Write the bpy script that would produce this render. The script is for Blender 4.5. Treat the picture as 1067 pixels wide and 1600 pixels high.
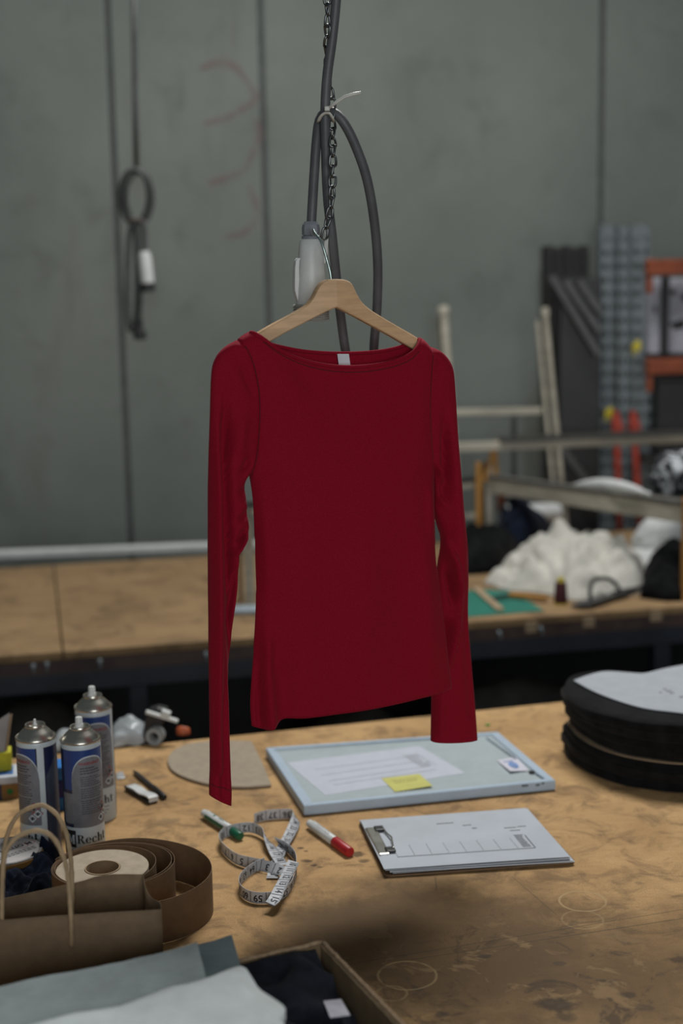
import bpy, bmesh, math, random
import numpy as np
from mathutils import Vector, Matrix, noise
random.seed(7)
R = math.radians
SC = bpy.context.scene
COL = SC.collection
for o in list(bpy.data.objects): bpy.data.objects.remove(o)

# ------------------------------------------------------------------ camera
CAM_Z, Z0 = 1.80, 0.85            # eye height, worktop height
PITCH, ROLL, FPX = R(9.5), R(1.1), 1600 * 50 / 36
r0 = Vector((1, 0, 0)); fw = Vector((0, math.cos(PITCH), -math.sin(PITCH))); u0 = Vector((0, math.sin(PITCH), math.cos(PITCH)))
CR = math.cos(ROLL) * r0 - math.sin(ROLL) * u0
CU = math.sin(ROLL) * r0 + math.cos(ROLL) * u0
CP = Vector((0, 0, CAM_Z))
cd = bpy.data.cameras.new('camera'); cam = bpy.data.objects.new('camera', cd); COL.objects.link(cam)
cd.sensor_fit = 'VERTICAL'; cd.sensor_height = 36; cd.sensor_width = 24; cd.lens = 50
cam.matrix_world = Matrix(((CR.x, CU.x, -fw.x, CP.x), (CR.y, CU.y, -fw.y, CP.y), (CR.z, CU.z, -fw.z, CP.z), (0, 0, 0, 1)))
cd.dof.use_dof = True; cd.dof.focus_distance = 2.10; cd.dof.aperture_fstop = 2.3
cd.clip_start = 0.05
SC.camera = cam

# ------------------------------------------------------------------ world, lights, exposure
wd = bpy.data.worlds.new('world'); SC.world = wd; wd.use_nodes = True
wd.node_tree.nodes['Background'].inputs[0].default_value = (0.80, 0.92, 0.95, 1)
wd.node_tree.nodes['Background'].inputs[1].default_value = 0.09
def area(name, loc, target, sx, sy, power, col):
    l = bpy.data.lights.new(name, 'AREA'); l.shape = 'RECTANGLE'; l.size = sx; l.size_y = sy; l.energy = power; l.color = col
    o = bpy.data.objects.new(name, l); COL.objects.link(o); o.location = loc
    o.rotation_euler = (Vector(target) - Vector(loc)).to_track_quat('-Z', 'Y').to_euler()
    return o
area('skylight_lamp', (0.45, 4.0, 4.3), (0.05, 1.9, 0.85), 1.4, 0.8, 122, (1.0, 0.98, 0.95))
area('front_fill_lamp', (0.9, -3.2, 2.2), (0.1, 3.0, 1.3), 2.6, 2.2, 108, (0.96, 0.98, 1.0))  # added fill from behind the camera for surfaces facing it; source unseen
SC.view_settings.view_transform = 'Standard'; SC.view_settings.look = 'None'
SC.view_settings.gamma = 1; SC.view_settings.use_curve_mapping = False
SC.view_settings.exposure = 0.0

# ------------------------------------------------------------------ pixel -> place helpers
def ray(px, py): return (fw * FPX + CR * (px - 533.5) + CU * (800 - py)).normalized()
def plane(px, py, p0, n):
    d = ray(px, py); return CP + d * ((Vector(p0) - CP).dot(n) / d.dot(n))
def P(px, py, z=None): return plane(px, py, (0, 0, Z0 if z is None else z), Vector((0, 0, 1)))
def D(px, py, y): return plane(px, py, (0, y, 0), Vector((0, 1, 0)))
# the garment hangs in a plane turned 25 degrees, its right side farther away
YAW = R(24); SU = Vector((math.cos(YAW), math.sin(YAW), 0)); SN = Vector((math.sin(YAW), -math.cos(YAW), 0))
SP0 = Vector((0.0, 2.10, 1.4))
def S(px, py, off=0.0): return plane(px, py, SP0, SN) + SN * off
# back wall plane
WY = R(7); WN = Vector((math.sin(WY), -math.cos(WY), 0)); WU = Vector((math.cos(WY), math.sin(WY), 0)); WP0 = Vector((0, 5.5, 0))
def WL(px, py, off=0.0): return plane(px, py, WP0 + WN * off, WN)

def cat(pts, n):
    """Catmull-Rom through tuples of any length, n samples evenly by chord length."""
    a = np.array([tuple(p) for p in pts], float)
    seg = np.linalg.norm(np.diff(a, axis=0), axis=1); s = np.concatenate([[0], np.cumsum(np.maximum(seg, 1e-9))])
    t = np.linspace(0, s[-1], n); out = []
    for q in t:
        i = min(max(int(np.searchsorted(s, q, 'right')) - 1, 0), len(a) - 2)
        h = s[i+1] - s[i]; u = (q - s[i]) / h
        m0 = (a[i+1] - a[i-1]) / (s[i+1] - s[i-1]) if i > 0 else (a[1] - a[0]) / h
        m1 = (a[i+2] - a[i]) / (s[i+2] - s[i]) if i + 2 < len(a) else (a[i+1] - a[i]) / h
        out.append((2*u**3-3*u**2+1)*a[i] + (u**3-2*u**2+u)*h*m0 + (-2*u**3+3*u**2)*a[i+1] + (u**3-u**2)*h*m1)
    return np.array(out)
def lin(pts, n):
    a = np.array([tuple(p) for p in pts], float)
    s = np.concatenate([[0], np.cumsum(np.linalg.norm(np.diff(a, axis=0), axis=1))]); t = np.linspace(0, s[-1], n)
    return np.stack([np.interp(t, s, a[:, k]) for k in range(a.shape[1])], 1)
def sstep(a, b, x):
    t = min(max((x - a) / (b - a), 0), 1); return t * t * (3 - 2 * t)
def seg_dist(p, a, b):
    px, py = p[0] - a[0], p[1] - a[1]; dx, dy = b[0] - a[0], b[1] - a[1]
    t = min(max((px * dx + py * dy) / (dx * dx + dy * dy), 0), 1)
    return math.hypot(px - t * dx, py - t * dy)

# ------------------------------------------------------------------ materials
class NT:
    def __init__(s, m): s.t = m.node_tree; s.n = s.t.nodes; s.l = s.t.links
    def new(s, k, **kw):
        n = s.n.new(k)
        for a, b in kw.items(): setattr(n, a, b)
        return n
    def put(s, sock, v):
        if v is None: return
        if hasattr(v, 'is_output') or isinstance(v, bpy.types.NodeSocket): s.l.new(v, sock)
        else: sock.default_value = v
    def math(s, op, a, b=None, c=None):
        n = s.new('ShaderNodeMath', operation=op); s.put(n.inputs[0], a); s.put(n.inputs[1], b); s.put(n.inputs[2], c); return n.outputs[0]
    def noise(s, vec, scale, detail=4, rough=.55, dist=0):
        n = s.new('ShaderNodeTexNoise'); s.put(n.inputs['Vector'], vec); n.inputs['Scale'].default_value = scale
        n.inputs['Detail'].default_value = detail; n.inputs['Roughness'].default_value = rough; n.inputs['Distortion'].default_value = dist; return n.outputs['Fac']
    def ramp(s, f, lo, hi, a=0., b=1.):
        n = s.new('ShaderNodeMapRange', interpolation_type='SMOOTHSTEP'); s.put(n.inputs[0], f)
        n.inputs[1].default_value = lo; n.inputs[2].default_value = hi; n.inputs[3].default_value = a; n.inputs[4].default_value = b; return n.outputs[0]
    def mix(s, f, a, b, mode='MIX'):
        n = s.new('ShaderNodeMix', data_type='RGBA', blend_type=mode); s.put(n.inputs[0], f)
        for k, v in ((6, a), (7, b)):
            if isinstance(v, tuple): v = (*v[:3], 1)
            s.put(n.inputs[k], v)
        return n.outputs[2]
    def scale(s, vec, xyz):
        n = s.new('ShaderNodeVectorMath', operation='MULTIPLY'); s.put(n.inputs[0], vec); n.inputs[1].default_value = xyz; return n.outputs[0]
def base_mat(name, rough=.6, metal=0., spec=.5):
    m = bpy.data.materials.new(name); m.use_nodes = True
    b = m.node_tree.nodes['Principled BSDF']; b.inputs['Roughness'].default_value = rough; b.inputs['Metallic'].default_value = metal
    b.inputs['Specular IOR Level'].default_value = spec
    return m, NT(m), b
MATS = {}
def mat(name, col, rough=.6, metal=0., var=.12, scale=30., bump=0., bscale=None, spec=.5, stretch=None, sheen=0., trans=0., alpha=1., col2=None, coat=0.):
    if name in MATS: return MATS[name]
    m, N, b = base_mat(name, rough, metal, spec)
    geo = N.new('ShaderNodeTexCoord').outputs['Object']
    v = N.scale(geo, stretch) if stretch else geo
    f = N.noise(v, scale, 5, .6)
    c2 = col2 or tuple(c * (1 - 2 * var) for c in col); c1 = col if col2 else tuple(min(1, c * (1 + var)) for c in col)
    N.l.new(N.mix(N.ramp(f, .3, .7), c1, c2), b.inputs['Base Color'])
    if bump:
        bn = N.new('ShaderNodeBump'); bn.inputs['Strength'].default_value = bump; bn.inputs['Distance'].default_value = .002
        N.l.new(N.noise(v, bscale or scale * 6, 3), bn.inputs['Height']); N.l.new(bn.outputs[0], b.inputs['Normal'])
    if sheen: b.inputs['Sheen Weight'].default_value = sheen; b.inputs['Sheen Roughness'].default_value = .4
    if trans: b.inputs['Transmission Weight'].default_value = trans
    if coat: b.inputs['Coat Weight'].default_value = coat
    b.inputs['Alpha'].default_value = alpha
    MATS[name] = m; return m

# ------------------------------------------------------------------ mesh builder and object helpers
WLOC = {}
class MB:
    def __init__(s): s.v = []; s.f = []; s.uv = None
    def add(s, vs, fs):
        k = len(s.v); s.v += [Vector(v) for v in vs]; s.f += [tuple(i + k for i in f) for f in fs]; return s
    def box(s, c, size, ax=None, bevel=0., seg=2):
        """box centred at c with sizes along axes ax (three vectors)"""
        ax = ax or (Vector((1, 0, 0)), Vector((0, 1, 0)), Vector((0, 0, 1)))
        bm = bmesh.new(); bmesh.ops.create_cube(bm, size=1)
        for v in bm.verts: v.co = Vector((v.co.x * size[0], v.co.y * size[1], v.co.z * size[2]))
        if bevel: bmesh.ops.bevel(bm, geom=bm.edges[:], offset=bevel, segments=seg, affect='EDGES', profile=.5)
        bm.verts.index_update()
        vs = [Vector(c) + ax[0] * v.co.x + ax[1] * v.co.y + ax[2] * v.co.z for v in bm.verts]
        fs = [[v.index for v in f.verts] for f in bm.faces]; bm.free(); return s.add(vs, fs)
    def beam(s, a, b, w, h, up=Vector((0, 0, 1)), bevel=0.):
        a, b = Vector(a), Vector(b); d = (b - a); L = d.length; d.normalize()
        side = d.cross(up).normalized(); u = side.cross(d)
        return s.box((a + b) / 2, (L, w, h), (d, side, u), bevel)
    def prism(s, pts, z, n=Vector((0, 0, 1)), h=.001, bevel=0., seg=2):
        """pts: list of 3D points (planar outline); extruded along n by h"""
        bm = bmesh.new(); n = Vector(n)
        vs = [bm.verts.new(Vector(p)) for p in pts]; f = bm.faces.new(vs)
        r = bmesh.ops.extrude_face_region(bm, geom=[f])
        for v in [g for g in r['geom'] if isinstance(g, bmesh.types.BMVert)]: v.co += n * h
        bmesh.ops.recalc_face_normals(bm, faces=bm.faces[:])
        if bevel:
            es = [e for e in bm.edges if len(e.link_faces) == 2 and e.calc_face_angle(0) > .6]
            bmesh.ops.bevel(bm, geom=es, offset=bevel, segments=seg, affect='EDGES', profile=.5)
        big = [f for f in bm.faces if len(f.verts) > 4]
        if big: bmesh.ops.triangulate(bm, faces=big)
        bm.verts.index_update(); bm.verts.ensure_lookup_table()
        a = [v.co.copy() for v in bm.verts]; fs = [[v.index for v in f.verts] for f in bm.faces]; bm.free(); return s.add(a, fs)
    def tube(s, pts, r, n=10, caps=True, closed=False, flat=None, up0=None):
        pts = [Vector(p) for p in pts]; m = len(pts); rr = r if hasattr(r, '__len__') else [r] * m
        vs, fs = [], []; prev = None
        for i, p in enumerate(pts):
            if closed: t = (pts[(i + 1) % m] - pts[i - 1]).normalized()
            else: t = (pts[min(i + 1, m - 1)] - pts[max(i - 1, 0)]).normalized()
            if prev is None:
                a = up0 or (Vector((0, 0, 1)) if abs(t.z) < .9 else Vector((0, 1, 0))); u = (a - t * a.dot(t)).normalized()
            else: u = (prev - t * prev.dot(t)).normalized()
            prev = u; w = t.cross(u)
            for k in range(n):
                th = 2 * math.pi * k / n
                vs.append(p + (u * math.cos(th) * (flat or 1) + w * math.sin(th)) * rr[i])
        lim = m if closed else m - 1
        for i in range(lim):
            for k in range(n):
                j = (i + 1) % m; fs.append((i*n+k, i*n+(k+1) % n, j*n+(k+1) % n, j*n+k))
        if caps and not closed: fs += [tuple(range(n))[::-1], tuple((m-1)*n+k for k in range(n))]
        return s.add(vs, fs)
    def lathe(s, prof, c, n=40, axis=Vector((0, 0, 1)), ref=None):
        axis = Vector(axis).normalized(); a = ref or (Vector((1, 0, 0)) if abs(axis.x) < .9 else Vector((0, 1, 0)))
        e1 = (a - axis * a.dot(axis)).normalized(); e2 = axis.cross(e1); c = Vector(c); vs, fs = [], []
        for r, z in prof:
            for k in range(n):
                th = 2*math.pi*k/n; vs.append(c + axis*z + (e1*math.cos(th) + e2*math.sin(th))*max(r, 1e-5))
        for i in range(len(prof)-1):
            for k in range(n): fs.append((i*n+k, i*n+(k+1) % n, (i+1)*n+(k+1) % n, (i+1)*n+k))
        return s.add(vs, fs)
    def grid(s, rows, flip=False):
        """rows: 2D list of points"""
        m, n = len(rows), len(rows[0]); vs = [p for r in rows for p in r]
        fs = [((i*n+j, (i+1)*n+j, (i+1)*n+j+1, i*n+j+1) if flip else (i*n+j, i*n+j+1, (i+1)*n+j+1, (i+1)*n+j)) for i in range(m-1) for j in range(n-1)]
        return s.add(vs, fs)
    def sheet(s, rows, th, n=None):
        """closed thin slab from a grid of points"""
        m, k = len(rows), len(rows[0]); n = n or Vector((0, 0, 1)); base = len(s.v)
        s.grid(rows); s.grid([[Vector(p) - n * th for p in r] for r in rows], True)
        o = m * k; f = []
        for j in range(k-1):
            f.append((j, o+j, o+j+1, j+1)); b = (m-1)*k; f.append((b+j, b+j+1, o+b+j+1, o+b+j))
        for i in range(m-1):
            f.append((i*k, (i+1)*k, o+(i+1)*k, o+i*k)); f.append((i*k+k-1, o+i*k+k-1, o+(i+1)*k+k-1, (i+1)*k+k-1))
        s.f += [tuple(q + base for q in t) for t in f]; return s
    def build(s, name, m, parent=None, smooth=False, origin=None, auto=None):
        me = bpy.data.meshes.new(name)
        if origin is None:
            if parent is not None: origin = WLOC[parent.name]
            else:
                xs = [v.x for v in s.v]; ys = [v.y for v in s.v]; zs = [v.z for v in s.v]
                origin = Vector(((min(xs)+max(xs))/2, (min(ys)+max(ys))/2, min(zs)))
        origin = Vector(origin)
        me.from_pydata([tuple(v - origin) for v in s.v], [], s.f); me.validate()
        bm = bmesh.new(); bm.from_mesh(me); bmesh.ops.recalc_face_normals(bm, faces=bm.faces[:]) if not getattr(s, 'open', False) else None
        bm.to_mesh(me); bm.free()
        me.materials.append(m)
        if smooth: me.shade_smooth()
        if auto: me.shade_smooth(); me.set_sharp_from_angle(angle=R(auto))
        o = bpy.data.objects.new(name, me); COL.objects.link(o)
        if parent is not None: o.parent = parent; o.location = origin - WLOC[parent.name]
        else: o.location = origin
        WLOC[o.name] = origin; return o
def thing(name, label, cat_, loc, group=None):
    o = bpy.data.objects.new(name, None); COL.objects.link(o); o.location = loc; o.empty_display_size = .05
    WLOC[o.name] = Vector(loc); return tag(o, label, cat_, group)
def tag(o, label, cat_, group=None):
    o['label'] = label; o['category'] = cat_
    if group: o['group'] = group
    return o
def struct(o): o['kind'] = 'structure'; return o
def stuff(o): o['kind'] = 'stuff'; return o

_T = {}
def text2d(txt, bold=0.0):
    """flat lettering: verts in em units, faces"""
    key = (txt, bold)
    if key not in _T:
        c = bpy.data.curves.new('t', 'FONT'); c.body = txt; c.size = 1; c.align_x = 'CENTER'; c.align_y = 'CENTER'; c.resolution_u = 3; c.offset = bold
        o = bpy.data.objects.new('t', c); COL.objects.link(o); bpy.context.view_layer.update()
        me = bpy.data.meshes.new_from_object(o.evaluated_get(bpy.context.evaluated_depsgraph_get()))
        _T[key] = ([tuple(v.co[:2]) for v in me.vertices], [tuple(p.vertices) for p in me.polygons])
        bpy.data.objects.remove(o); bpy.data.meshes.remove(me); bpy.data.curves.remove(c)
    return _T[key]
def put_text(mb, txt, size, f, bold=0.0):
    vs, fs = text2d(txt, bold); mb.open = True
    return mb.add([f(x * size, y * size) for x, y in vs], fs)
def annulus(cx, cy, ro, ri, a0, a1, n=14):
    vs, fs = [], []
    for i in range(n + 1):
        a = R(a0 + (a1 - a0) * i / n)
        vs += [(cx + ro[0]*math.cos(a), cy + ro[1]*math.sin(a)), (cx + ri[0]*math.cos(a), cy + ri[1]*math.sin(a))]
    return vs, [(2*i, 2*i+2, 2*i+3, 2*i+1) for i in range(n)]
def rc(x0, y0, x1, y1): return [(x0, y0), (x1, y0), (x1, y1), (x0, y1)], [(0, 1, 2, 3)]
def qd(*p): return list(p), [tuple(range(len(p)))]
SERIF = {   # heavy serif letters drawn as simple shapes, (shapes, advance)
 'M': ([rc(.04, 0, .3, .05), rc(.04, .95, .34, 1), rc(.14, 0, .2, 1), rc(.72, 0, .93, 1), rc(.62, 0, 1.03, .05), rc(.72, .95, 1.03, 1), qd((.14, 1), (.36, 1), (.6, .1), (.5, .1)), qd((.5, .1), (.58, .1), (.78, 1), (.7, 1))], 1.08),
 'R': ([rc(0, 0, .42, .05), rc(0, .95, .4, 1), rc(.1, 0, .32, 1), annulus(.36, .74, (.38, .26), (.16, .21), -90, 90), rc(.3, .95, .38, 1), rc(.3, .48, .4, .53), qd((.34, .5), (.56, .5), (.84, .05), (.6, .05)), rc(.6, 0, .9, .05)], .92),
 'e': ([annulus(.33, .33, (.32, .35), (.13, .31), 0, 325), rc(.18, .33, .65, .38)], .70),
 'c': ([annulus(.32, .33, (.31, .35), (.12, .31), 40, 325), annulus(.5, .52, (.09, .09), (0, 0), 0, 360, 8)], .64),
 'h': ([rc(0, 0, .36, .05), rc(.08, 0, .28, 1), rc(0, .95, .28, 1), annulus(.42, .42, (.24, .25), (.08, .2), 0, 180), rc(.48, 0, .66, .44), rc(.4, 0, .76, .05)], .80),
 't': ([rc(.1, .08, .3, .92), rc(0, .6, .48, .66), annulus(.3, .16, (.2, .16), (.02, .12), 180, 330)], .5),
}
def put_serif(mb, word, size, x0, y0, f):
    mb.open = True; x = x0
    for ch in word:
        shapes, adv = SERIF[ch]
        for vs, fs in shapes: mb.add([f(x + a*size, y0 + b*size) for a, b in vs], fs)
        x += adv * size
    return x

# ================================================================== MATERIALS OF THE PLACE
def concrete_mat():
    m, N, b = base_mat('concrete', .85, 0, .3); g = N.new('ShaderNodeTexCoord').outputs['Object']
    a = N.noise(g, .9, 5, .6); d = N.noise(g, 5, 6, .65, .4); e = N.noise(N.scale(g, (1, 1, .25)), 2.2, 4, .6)
    c = N.mix(N.ramp(a, .3, .7), (.160, .182, .168), (.218, .242, .223))
    c = N.mix(N.ramp(d, .52, .75, 0, .6), c, (.135, .148, .134))
    c = N.mix(N.ramp(e, .58, .72, 0, .55), c, (.125, .115, .085))
    N.l.new(c, b.inputs['Base Color'])
    bn = N.new('ShaderNodeBump'); bn.inputs['Strength'].default_value = .25; bn.inputs['Distance'].default_value = .004
    N.l.new(N.noise(g, 40, 4), bn.inputs['Height']); N.l.new(bn.outputs[0], b.inputs['Normal']); return m
M_CONC = concrete_mat()
M_FLOOR = mat('dark_floor', (.07, .07, .066), .6, var=.2, scale=3, bump=.1)
M_JOINT = mat('joint_sealant', (.085, .095, .092), .8)
M_BLACK = mat('black_plastic', (.012, .012, .013), .45, scale=20)
M_DARK = mat('dark_cloth', (.0065, .0070, .0075), .95, var=.25, scale=18, bump=.3, bscale=300, sheen=.03, spec=.1)
M_NAVY = mat('navy_cloth', (.0065, .0105, .022), .95, var=.3, scale=14, bump=.3, bscale=300, sheen=.05, spec=.12)
M_INK = mat('black_print', (.012, .012, .013), .6, var=.02)
M_GREYINK = mat('grey_print', (.16, .17, .19), .7, var=.05)
M_FAINT = mat('faint_print', (.40, .42, .46), .8, var=.05)
M_WHITE = mat('white_plastic', (.62, .65, .64), .4, var=.04)
M_PAPER = mat('white_paper', (.45, .49, .54), .85, var=.03, scale=12)
M_STEEL = mat('bright_steel', (.62, .60, .55), .28, 1., var=.1)
M_WIRE = mat('zinc_wire', (.45, .55, .52), .35, 1., var=.15)
M_KRAFT = mat('kraft_paper', (.175, .118, .066), .8, var=.06, scale=60, bump=.15, bscale=400)
M_KRAFT2 = mat('kraft_tape', (.185, .112, .058), .75, var=.06, scale=60, bump=.1, bscale=400)
M_CARD = mat('cardboard', (.36, .265, .165), .85, var=.07, scale=50, bump=.2, bscale=300)
M_BOXCARD = mat('box_card', (.145, .098, .048), .85, var=.1, scale=40, bump=.25, bscale=250)
M_TIMBER = mat('cream_timber', (.47, .44, .36), .7, var=.12, scale=8, stretch=(1, 1, 6), bump=.1)
M_ORANGE = mat('orange_steel', (.27, .066, .026), .55, var=.1)
M_OCHRE = mat('ochre_timber', (.42, .20, .035), .65, var=.12)
M_GALV = mat('galvanised_steel', (.21, .245, .26), .55, .3, var=.12, scale=50)
M_GALVD = mat('dark_galvanised_steel', (.035, .036, .036), .6, .3, var=.25, scale=30)
M_REDTOOL = mat('red_paint', (.42, .045, .022), .5)
M_YELLOW = mat('yellow_tape', (.60, .50, .03), .6)

# ================================================================== SETTING
floor = struct(MB().box((0, 3.0, -.05), (9, 9, .1)).build('floor', M_FLOOR))
wall = bpy.data.objects.new('wall_back', None); COL.objects.link(wall); wall.location = WP0; WLOC['wall_back'] = WP0.copy(); struct(wall)
def wu(px): return (WL(px, 450) - WP0).dot(WU)
seams = [-4.2, wu(186), wu(418), wu(938), 4.2]
for a, b in zip(seams[:-1], seams[1:]):
    g = .009
    c = WP0 + WU * ((a + b) / 2) + Vector((0, 0, 2.6)) - WN * .08
    MB().box(c, (b - a - 2*g, .16, 5.2), (WU, -WN, Vector((0, 0, 1))), .008, 2).build('wall_panel', M_CONC, wall)
for a in seams[1:-1]:
    c = WP0 + WU * a + Vector((0, 0, 2.6)) - WN * .02
    MB().box(c, (.022, .016, 5.2), (WU, -WN, Vector((0, 0, 1)))).build('joint_strip', M_JOINT, wall)
# chalk scrawl on the wall (a real flat mark)
def chalk_mat():
    m, N, b = base_mat('red_chalk', .9, 0, .1); g = N.new('ShaderNodeTexCoord').outputs['Object']
    N.put(b.inputs['Base Color'], (.30, .15, .155, 1)); N.l.new(N.ramp(N.noise(g, 28, 5, .7), (.32), .75, .06, .36), b.inputs['Alpha']); return m
M_CHALK = chalk_mat()
for st in ([(312, 108), (330, 100), (350, 98), (370, 106), (384, 124)],
           [(384, 124), (393, 140), (402, 150), (392, 162), (370, 176), (345, 187), (318, 192)],
           [(400, 186), (406, 205), (400, 230), (390, 250), (382, 266)],
           [(382, 268), (355, 276), (326, 288)], [(388, 290), (398, 312), (402, 335), (395, 352), (378, 364), (350, 370)]):
    q = cat(st, 18); mb = MB(); rows = []
    for i in range(18):
        t = q[min(i+1, 17)] - q[max(i-1, 0)]; t /= np.linalg.norm(t); nn = np.array([-t[1], t[0]])
        w = 6.0 * (0.7 + .3 * math.sin(i / 17 * math.pi))
        rows.append([WL(*(q[i] + nn * w * k), .002) for k in (-1, -.33, .33, 1)])
    mb.open = True; mb.grid(rows).build('chalk_mark', M_CHALK, wall)

# ================================================================== BACK BENCH
def wood_mat(name, c1, c2, dark, sc=1., marks=None):
    m, N, b = base_mat(name, .75, 0, .2); g = N.new('ShaderNodeTexCoord').outputs['Object']
    f = N.noise(g, 4*sc, 6, .62, .5); f2 = N.noise(N.scale(g, (1, 5, 1)), 22*sc, 4, .6); f3 = N.noise(g, 13*sc, 5, .7, .8); f4 = N.noise(g, 160, 3, .6)
    c = N.mix(N.ramp(f, .35, .66), c1, c2); c = N.mix(N.ramp(f2, .3, .7, 0, .16), c, dark); c = N.mix(N.ramp(f4, .35, .65, 0, .22), c, c2)
    c = N.mix(N.ramp(f3, .44, .68, 0, .72), c, dark); c = N.mix(N.ramp(N.noise(g, 420, 2, .7), .47, .68, 0, .4), c, dark)
    if marks: c = marks(N, g, c)
    N.l.new(c, b.inputs['Base Color'])
    bn = N.new('ShaderNodeBump'); bn.inputs['Strength'].default_value = .12; bn.inputs['Distance'].default_value = .002
    N.l.new(N.noise(g, 120, 4), bn.inputs['Height']); N.l.new(bn.outputs[0], b.inputs['Normal']); return m
M_BENCH = wood_mat('bench_plywood', (.34, .225, .115), (.27, .175, .088), (.13, .085, .048), .6)
fa, fb = P(0, 1025), P(1067, 947); bu = (fb - fa).normalized(); bn_ = Vector((-bu.y, bu.x, 0))     # along, into the depth
BD = 1.16
bench = thing('back_workbench', 'long plywood workbench with dark front beam along the concrete wall', 'workbench', Vector(((fa+fb).x/2, (fa+fb).y/2 + .6, 0)))
cuts = [fa - bu * 1.2, P(98, 1018), P(640, 980), fb + bu * 1.6]
cuts = [fa + bu * (c - fa).dot(bu) for c in cuts]
for a, b in zip(cuts[:-1], cuts[1:]):
    c = (a + b) / 2 + bn_ * BD / 2 - Vector((0, 0, .011))
    MB().box(c, ((b-a).length - .004, BD, .022), (bu, bn_, Vector((0, 0, 1))), .002, 1).build('worktop_board', M_BENCH, bench)
M_REDWD = mat('dark_red_timber', (.065, .038, .032), .6, var=.2, scale=9)
M_BLUEST = mat('dark_blue_steel', (.022, .028, .040), .5, var=.15, scale=9)
a, b = cuts[0], cuts[-1]; dn = Vector((0, 0, -1))
MB().beam(a + bn_*.012 + dn*.041, b + bn_*.012 + dn*.041, .024, .036).build('edge_board', M_REDWD, bench)
MB().beam(a + bn_*.035 + dn*.086, b + bn_*.035 + dn*.086, .05, .052, bevel=.004).build('front_beam', M_BLUEST, bench)
MB().beam(a + bn_*(BD-.05) + dn*.05, b + bn_*(BD-.05) + dn*.05, .05, .055).build('rear_beam', M_BLUEST, bench)
MB().beam(a + bn_*(BD-.10) + dn*.40, b + bn_*(BD-.10) + dn*.40, .012, .60).build('shade_panel', M_BLACK, bench)  # black panel added to make the space under the bench dark
MB().beam(a + bn_*.50 + dn*.70, b + bn_*.50 + dn*.70, .80, .02).build('shade_shelf', M_BLACK, bench)  # black shelf added to darken under the bench; the bales rest on it
for k in (0.25, 1.55, 3.05, 4.4):
    for dd in (.06, BD - .08):
        p = a + bu * k + bn_ * dd
        MB().beam(Vector((p.x, p.y, 0)), Vector((p.x, p.y, Z0 - .075)), .05, .05, up=bn_, bevel=.004).build('leg', M_BLUEST, bench)
for px, py in ((52, 1041), (73, 1038), (156, 1033), (322, 1022), (780, 989), (845, 982)):
    p = plane(px, py, a - bn_*.004, bn_); mb = MB()
    mb.lathe([(0, 0), (.006, 0), (.006, .008), (.0045, .010), (0, .010)], p + bn_*.004, 10, -bn_)
    mb.tube([p, p - bn_*.012, p - bn_*.014 + dn*.012, p + dn*.016], .002, 6)
    mb.build('hook_bolt', M_GALV, bench, auto=40)
for px in (830, 920, 1025):
    p = plane(px, 978 - (px-830)*.09, a, bn_)
    MB().box(p + dn*.004, (.035, .004, .03), (bu, bn_, Vector((0, 0, 1))), .001, 1).build('wood_patch', M_CARD, bench)
# pale board lying along the bench's back edge
pa, pb = P(-40, 874), P(330, 860); d = (pb - pa).normalized()
tag(MB().beam(pa + Vector((0, 0, .014)), pb + d*.6 + Vector((0, 0, .014)), .05, .026, bevel=.004).build('white_batten', M_WHITE),
    'long white batten lying along the back edge of the plywood workbench', 'batten')
# dark goods on the floor under the bench
def blob(c, rad, seed, amp=.15, sc=3., sub=4, flat=True, crease=0., csc=4.):
    bm = bmesh.new(); bmesh.ops.create_icosphere(bm, subdivisions=sub, radius=1)
    off = Vector((seed * 3.7, seed * 1.3, seed * 2.1)); zlo = None
    for v in bm.verts:
        n = v.co.normalized(); d = noise.noise(n * sc * .5 + off) * amp + noise.noise(n * sc * 1.4 + off) * amp * .5
        if crease:
            q = n * csc + off; q += noise.noise_vector(q * .7) * .8
            d += crease * (1 - abs(noise.noise(q)) * 2.4) + crease * .5 * (1 - abs(noise.noise(q * 2.1)) * 2.4)
        n2 = n * (1 + d); z = n2.z
        if flat and z < -.5: z = -.5 + (z + .5) * .06
        v.co = Vector((n2.x * rad[0], n2.y * rad[1], z * rad[2]))
    lo = min(v.co.z for v in bm.verts)
    for v in bm.verts: v.co.z -= lo
    bm.verts.index_update(); mb = MB(); mb.add([Vector(c) + v.co for v in bm.verts], [[v.index for v in f.verts] for f in bm.faces]); bm.free(); return mb
M_BALE = mat('charcoal_wrap', (.095, .09, .082), .7, var=.25, scale=6)
for nm, px, y, rad, lab in (('fabric_bale', 800, 4.02, (.30, .16, .30), 'charcoal wrapped fabric bale on the low shelf under the bench behind the black pad stack'),
                            ('fabric_bale', 560, 4.2, (.2, .17, .22), 'dark fabric bale on the low shelf behind the red top'),
                            ('fabric_bale', 60, 4.15, (.2, .17, .24), 'dark fabric bale on the low shelf behind the spray cans')):
    p = D(px, 1100, y); p.z = Z0 - .689
    tag(blob(p, rad, px*.01, .12, 2., 4, True, .03, 3).build(nm, M_BALE, smooth=True), lab, 'bale')

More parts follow.
